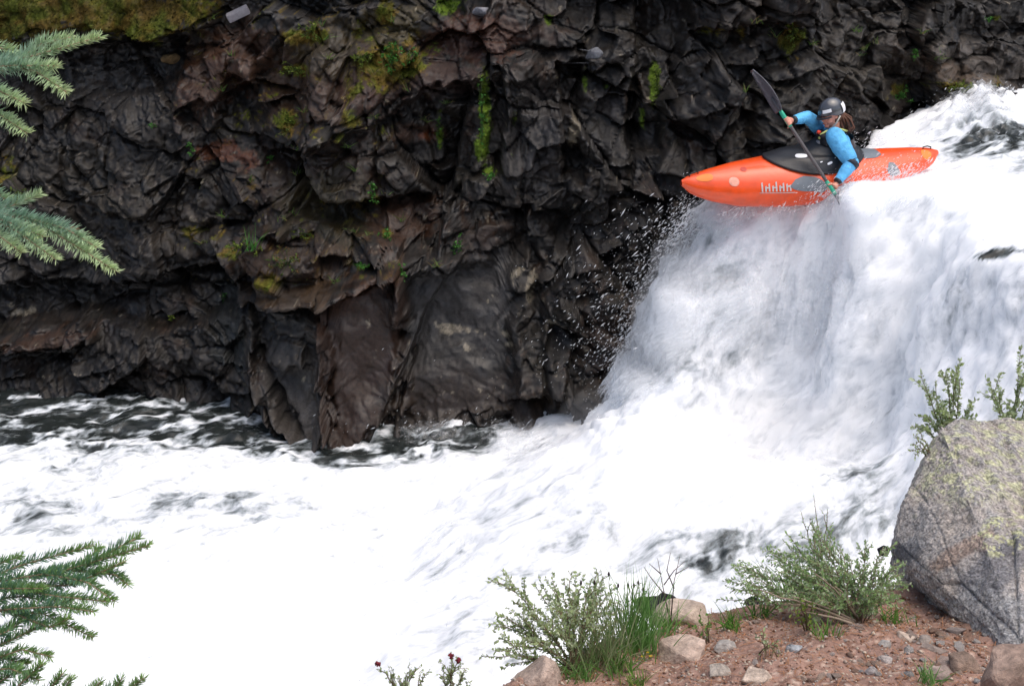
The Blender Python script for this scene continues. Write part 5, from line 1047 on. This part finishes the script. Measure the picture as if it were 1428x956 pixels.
m_ndl = mat('needle', (1, 1, 1), .45, .35, tint=True, trans=.22); m_bark = mat('bark', (.12, .085, .06), .9, .2, var=.4, var_scale=30, bump=1, bump_scale=40, bump_dist=.02)
PALE = [(.30, .45, .32), (.25, .40, .28), (.36, .50, .37)]; PTIP = (.50, .62, .33); MID = [(.15, .29, .15), (.19, .33, .12), (.13, .26, .18)]; MTIP = (.20, .34, .09)
def spruce(name, label, x, y, ztop, cols, tipc, given, nb, seed, zmin):
    zb = float(bank_z(x, y)[0]) - .05; e = empty(name, (x, y, zb), label, 'tree'); g = MB(); H = ztop - zb
    pts = [(x + .02 * math.sin(i), y + .02 * math.cos(i * 2), zb + H * i / 10) for i in range(11)]; g.tube(pts, [.075 * (1 - i / 10.6) + .006 for i in range(11)], 12, (1, 1, 1)); g.build('trunk', m_bark, e)
    for br in given:                     # branches reaching into the view: list of twigs (pixel columns at a distance)
        w, nd = MB(), MB(); base = np.array([x, y, at_y(*br[0][0])[2] + .03])
        w.tube(curve(base, at_y(*br[0][0]), .03), np.linspace(.011, .005, 9), 6, (.2, .14, .1))
        for tw_ in br: twig(w, nd, [at_y(*p) for p in tw_], cols=cols, tipc=tipc, dens=2700 if cols is PALE else 2100)
        b = w.build('branch', mat('twig_wood', (.30, .21, .14), .8) if 'twig_wood' not in bpy.data.materials else bpy.data.materials['twig_wood'], e); nd.build('needles', m_ndl, b, False)
    r = np.random.default_rng(seed)
    for i in range(nb):                  # the rest of the crown, out of view
        a = r.uniform(math.radians(100), math.radians(400)); zz = r.uniform(zmin, ztop - .1); L_ = .25 + .75 * (ztop - zz) / H; d = np.array([math.cos(a), math.sin(a), -.12])
        tipx = x + d[0] * L_
        if y + d[1] * L_ > .8 and tipx > -.40 * (y + d[1] * L_) - .12: continue
        w, nd = MB(), MB(); p0 = np.array([x, y, zz]); c = twig(w, nd, [p0, p0 + d * L_ * .5, p0 + d * L_ + [0, 0, .04]], cols=cols, tipc=tipc, dens=800, r0=.008); sdir = np.array([-d[1], d[0], 0])
        for j in range(3, 9):
            for sg in (1, -1):
                l = L_ * .42 * (1 - j / 11); q = c[j] + (d * .7 + sdir * sg * .8) * l
                if q[1] > .8 and q[0] > -.40 * q[1] - .08: continue
                twig(w, nd, [c[j], q], cols=cols, tipc=tipc, dens=700)
        b = w.build('branch', bpy.data.materials['twig_wood'], e); nd.build('needles', m_ndl, b, False)
    return e
A = [[(-190, 130, 3.1), (-60, 95, 3.05), (40, 80, 3.0), (139, 52, 2.95)], [(-90, 75, 3.05), (0, 88, 3.0), (50, 100, 2.95), (92, 128, 2.9)], [(-60, 92, 3.05), (5, 98, 3.1), (60, 60, 3.1), (100, 52, 3.1)], [(-110, 100, 3.0), (-20, 118, 2.95), (34, 144, 2.9)], [(-130, 120, 3.0), (-30, 140, 2.95), (38, 186, 2.88)], [(-100,90,3.1),(-30,60,3.1),(20,72,3.1)], [(-60, 100, 3.0), (10, 92, 2.97), (80, 92, 2.95)]]
B = [[(-190, 270, 3.1), (-40, 285, 3.05), (60, 315, 3.0), (162, 378, 2.93)], [(-60, 282, 3.05), (10, 290, 3.08), (56, 270, 3.12)], [(-50, 290, 3.0), (20, 320, 2.95), (78, 362, 2.9)], [(-90, 285, 3.0), (-20, 315, 2.95), (30, 352, 2.9)], [(20, 300, 3.02), (90, 318, 3.0), (135, 345, 2.97)], [(-80, 275, 3.1), (-20, 262, 3.12), (20, 285, 3.1)], [(-60, 300, 3.0), (0, 305, 2.97), (60, 330, 2.94)]]
spruce('spruce_tree', 'spruce with pale blue green boughs reaching in at the upper left over the dark cliff', -1.95, 3.3, 7.6, PALE, PTIP, [A, B], 26, 3, 4.4)
C1 = [[(-150, 840, 3.2), (-30, 815, 3.15), (90, 795, 3.1), (208, 760, 3.05)], [(40, 805, 3.12), (110, 790, 3.15), (140, 762, 3.2)], [(60, 800, 3.1), (120, 810, 3.0), (160, 838, 2.95)], [(0, 815, 3.1), (70, 830, 3.0), (150, 838, 2.95)], [(100, 795, 3.1), (160, 800, 3.05), (178, 815, 3.0)], [(-60, 830, 3.15), (20, 790, 3.2), (130, 760, 3.22)], [(-80, 820, 3.15), (0, 785, 3.2), (30, 775, 3.22)], [(10, 820, 3.1), (100, 815, 3.05), (175, 782, 3.0)], [(120, 790, 3.08), (170, 760, 3.1), (195, 748, 3.12)]]
C2 = [[(-150, 870, 3.1), (-40, 850, 3.05), (60, 855, 3.0), (130, 888, 2.95)], [(-60, 855, 3.0), (20, 830, 3.05), (100, 840, 3.0)], [(0, 850, 3.0), (80, 845, 2.95), (130, 852, 2.9)], [(-80, 850, 3.0), (-10, 820, 3.05), (60, 820, 3.0)], [(20, 855, 3.0), (70, 875, 2.92), (95, 862, 2.9)]]
C3 = [[(-150, 960, 3.0), (-40, 930, 2.95), (30, 905, 2.92), (72, 915, 2.9)], [(-50, 920, 2.95), (20, 890, 2.95), (60, 870, 2.95)], [(-60, 950, 2.9), (10, 930, 2.85), (55, 948, 2.8)], [(-40, 900, 2.95), (10, 880, 2.95), (40, 860, 3.0)], [(-60, 980, 2.9), (0, 950, 2.85), (30, 930, 2.85)], [(-80, 940, 3.0), (-20, 890, 3.05), (20, 870, 3.05)], [(-30, 1000, 2.8), (20, 960, 2.8), (60, 925, 2.8)], [(-60,900,3.0),(-10,915,3.0),(40,925,2.95)]]
C4 = [[(-100, 1060, 2.9), (60, 1000, 2.9), (100, 945, 2.88)], [(60, 1000, 2.9), (150, 985, 2.88), (200, 945, 2.85)], [(40, 1005, 2.9), (110, 980, 2.88), (140, 950, 2.86)], [(20, 1010, 2.9), (60, 970, 2.9), (88, 938, 2.9)], [(100, 990, 2.9), (160, 960, 2.9), (170, 945, 2.9)]]
spruce('spruce_tree', 'darker green spruce with boughs reaching in at the lower left over the white water', -1.9, 3.0, 5.3, MID, MTIP, [C1, C2, C3, C4], 14, 5, 3.7)
# =====================  LIGHT, SKY, CAMERA  =====================
w = bpy.data.worlds.new('World'); SC.world = w; w.use_nodes = True; N = w.node_tree.nodes; L = w.node_tree.links
sk = N.new('ShaderNodeTexSky'); sk.sky_type = 'NISHITA'; sk.sun_disc = False; sk.sun_elevation = math.radians(70); sk.sun_rotation = math.radians(124); sk.air_density = 1.0; sk.dust_density = 4.0; sk.ozone_density = .6
L.new(sk.outputs[0], N['Background'].inputs[0]); N['Background'].inputs[1].default_value = .15
sd_ = bpy.data.lights.new('sun', 'SUN'); sd_.energy = 1.4; sd_.angle = math.radians(75); sd_.color = (1, .95, .88)
so = bpy.data.objects.new('sun', sd_); COL.objects.link(so)
el, az = math.radians(70), math.radians(124)     # from behind the cliff, a little to the right
dvec = Vector((math.sin(az) * math.cos(el), math.cos(az) * math.cos(el), math.sin(el)))
so.rotation_euler = dvec.to_track_quat('Z', 'Y').to_euler(); so.location = (4, 10, 20)
cd = bpy.data.cameras.new('camera'); cam = bpy.data.objects.new('camera', cd); COL.objects.link(cam); SC.camera = cam
cam.location = (0, 0, 6); cam.rotation_euler = (math.radians(70), 0, 0); cd.sensor_width = 36; cd.lens = 36 * FPX / 1428; cd.clip_start = .05; cd.clip_end = 500
SC.view_settings.view_transform = 'Standard'; SC.view_settings.look = 'None'; SC.view_settings.gamma = 1; SC.view_settings.exposure = .42
SC.cycles.use_denoising = True; SC.cycles.max_bounces = 6; SC.cycles.transparent_max_bounces = 12
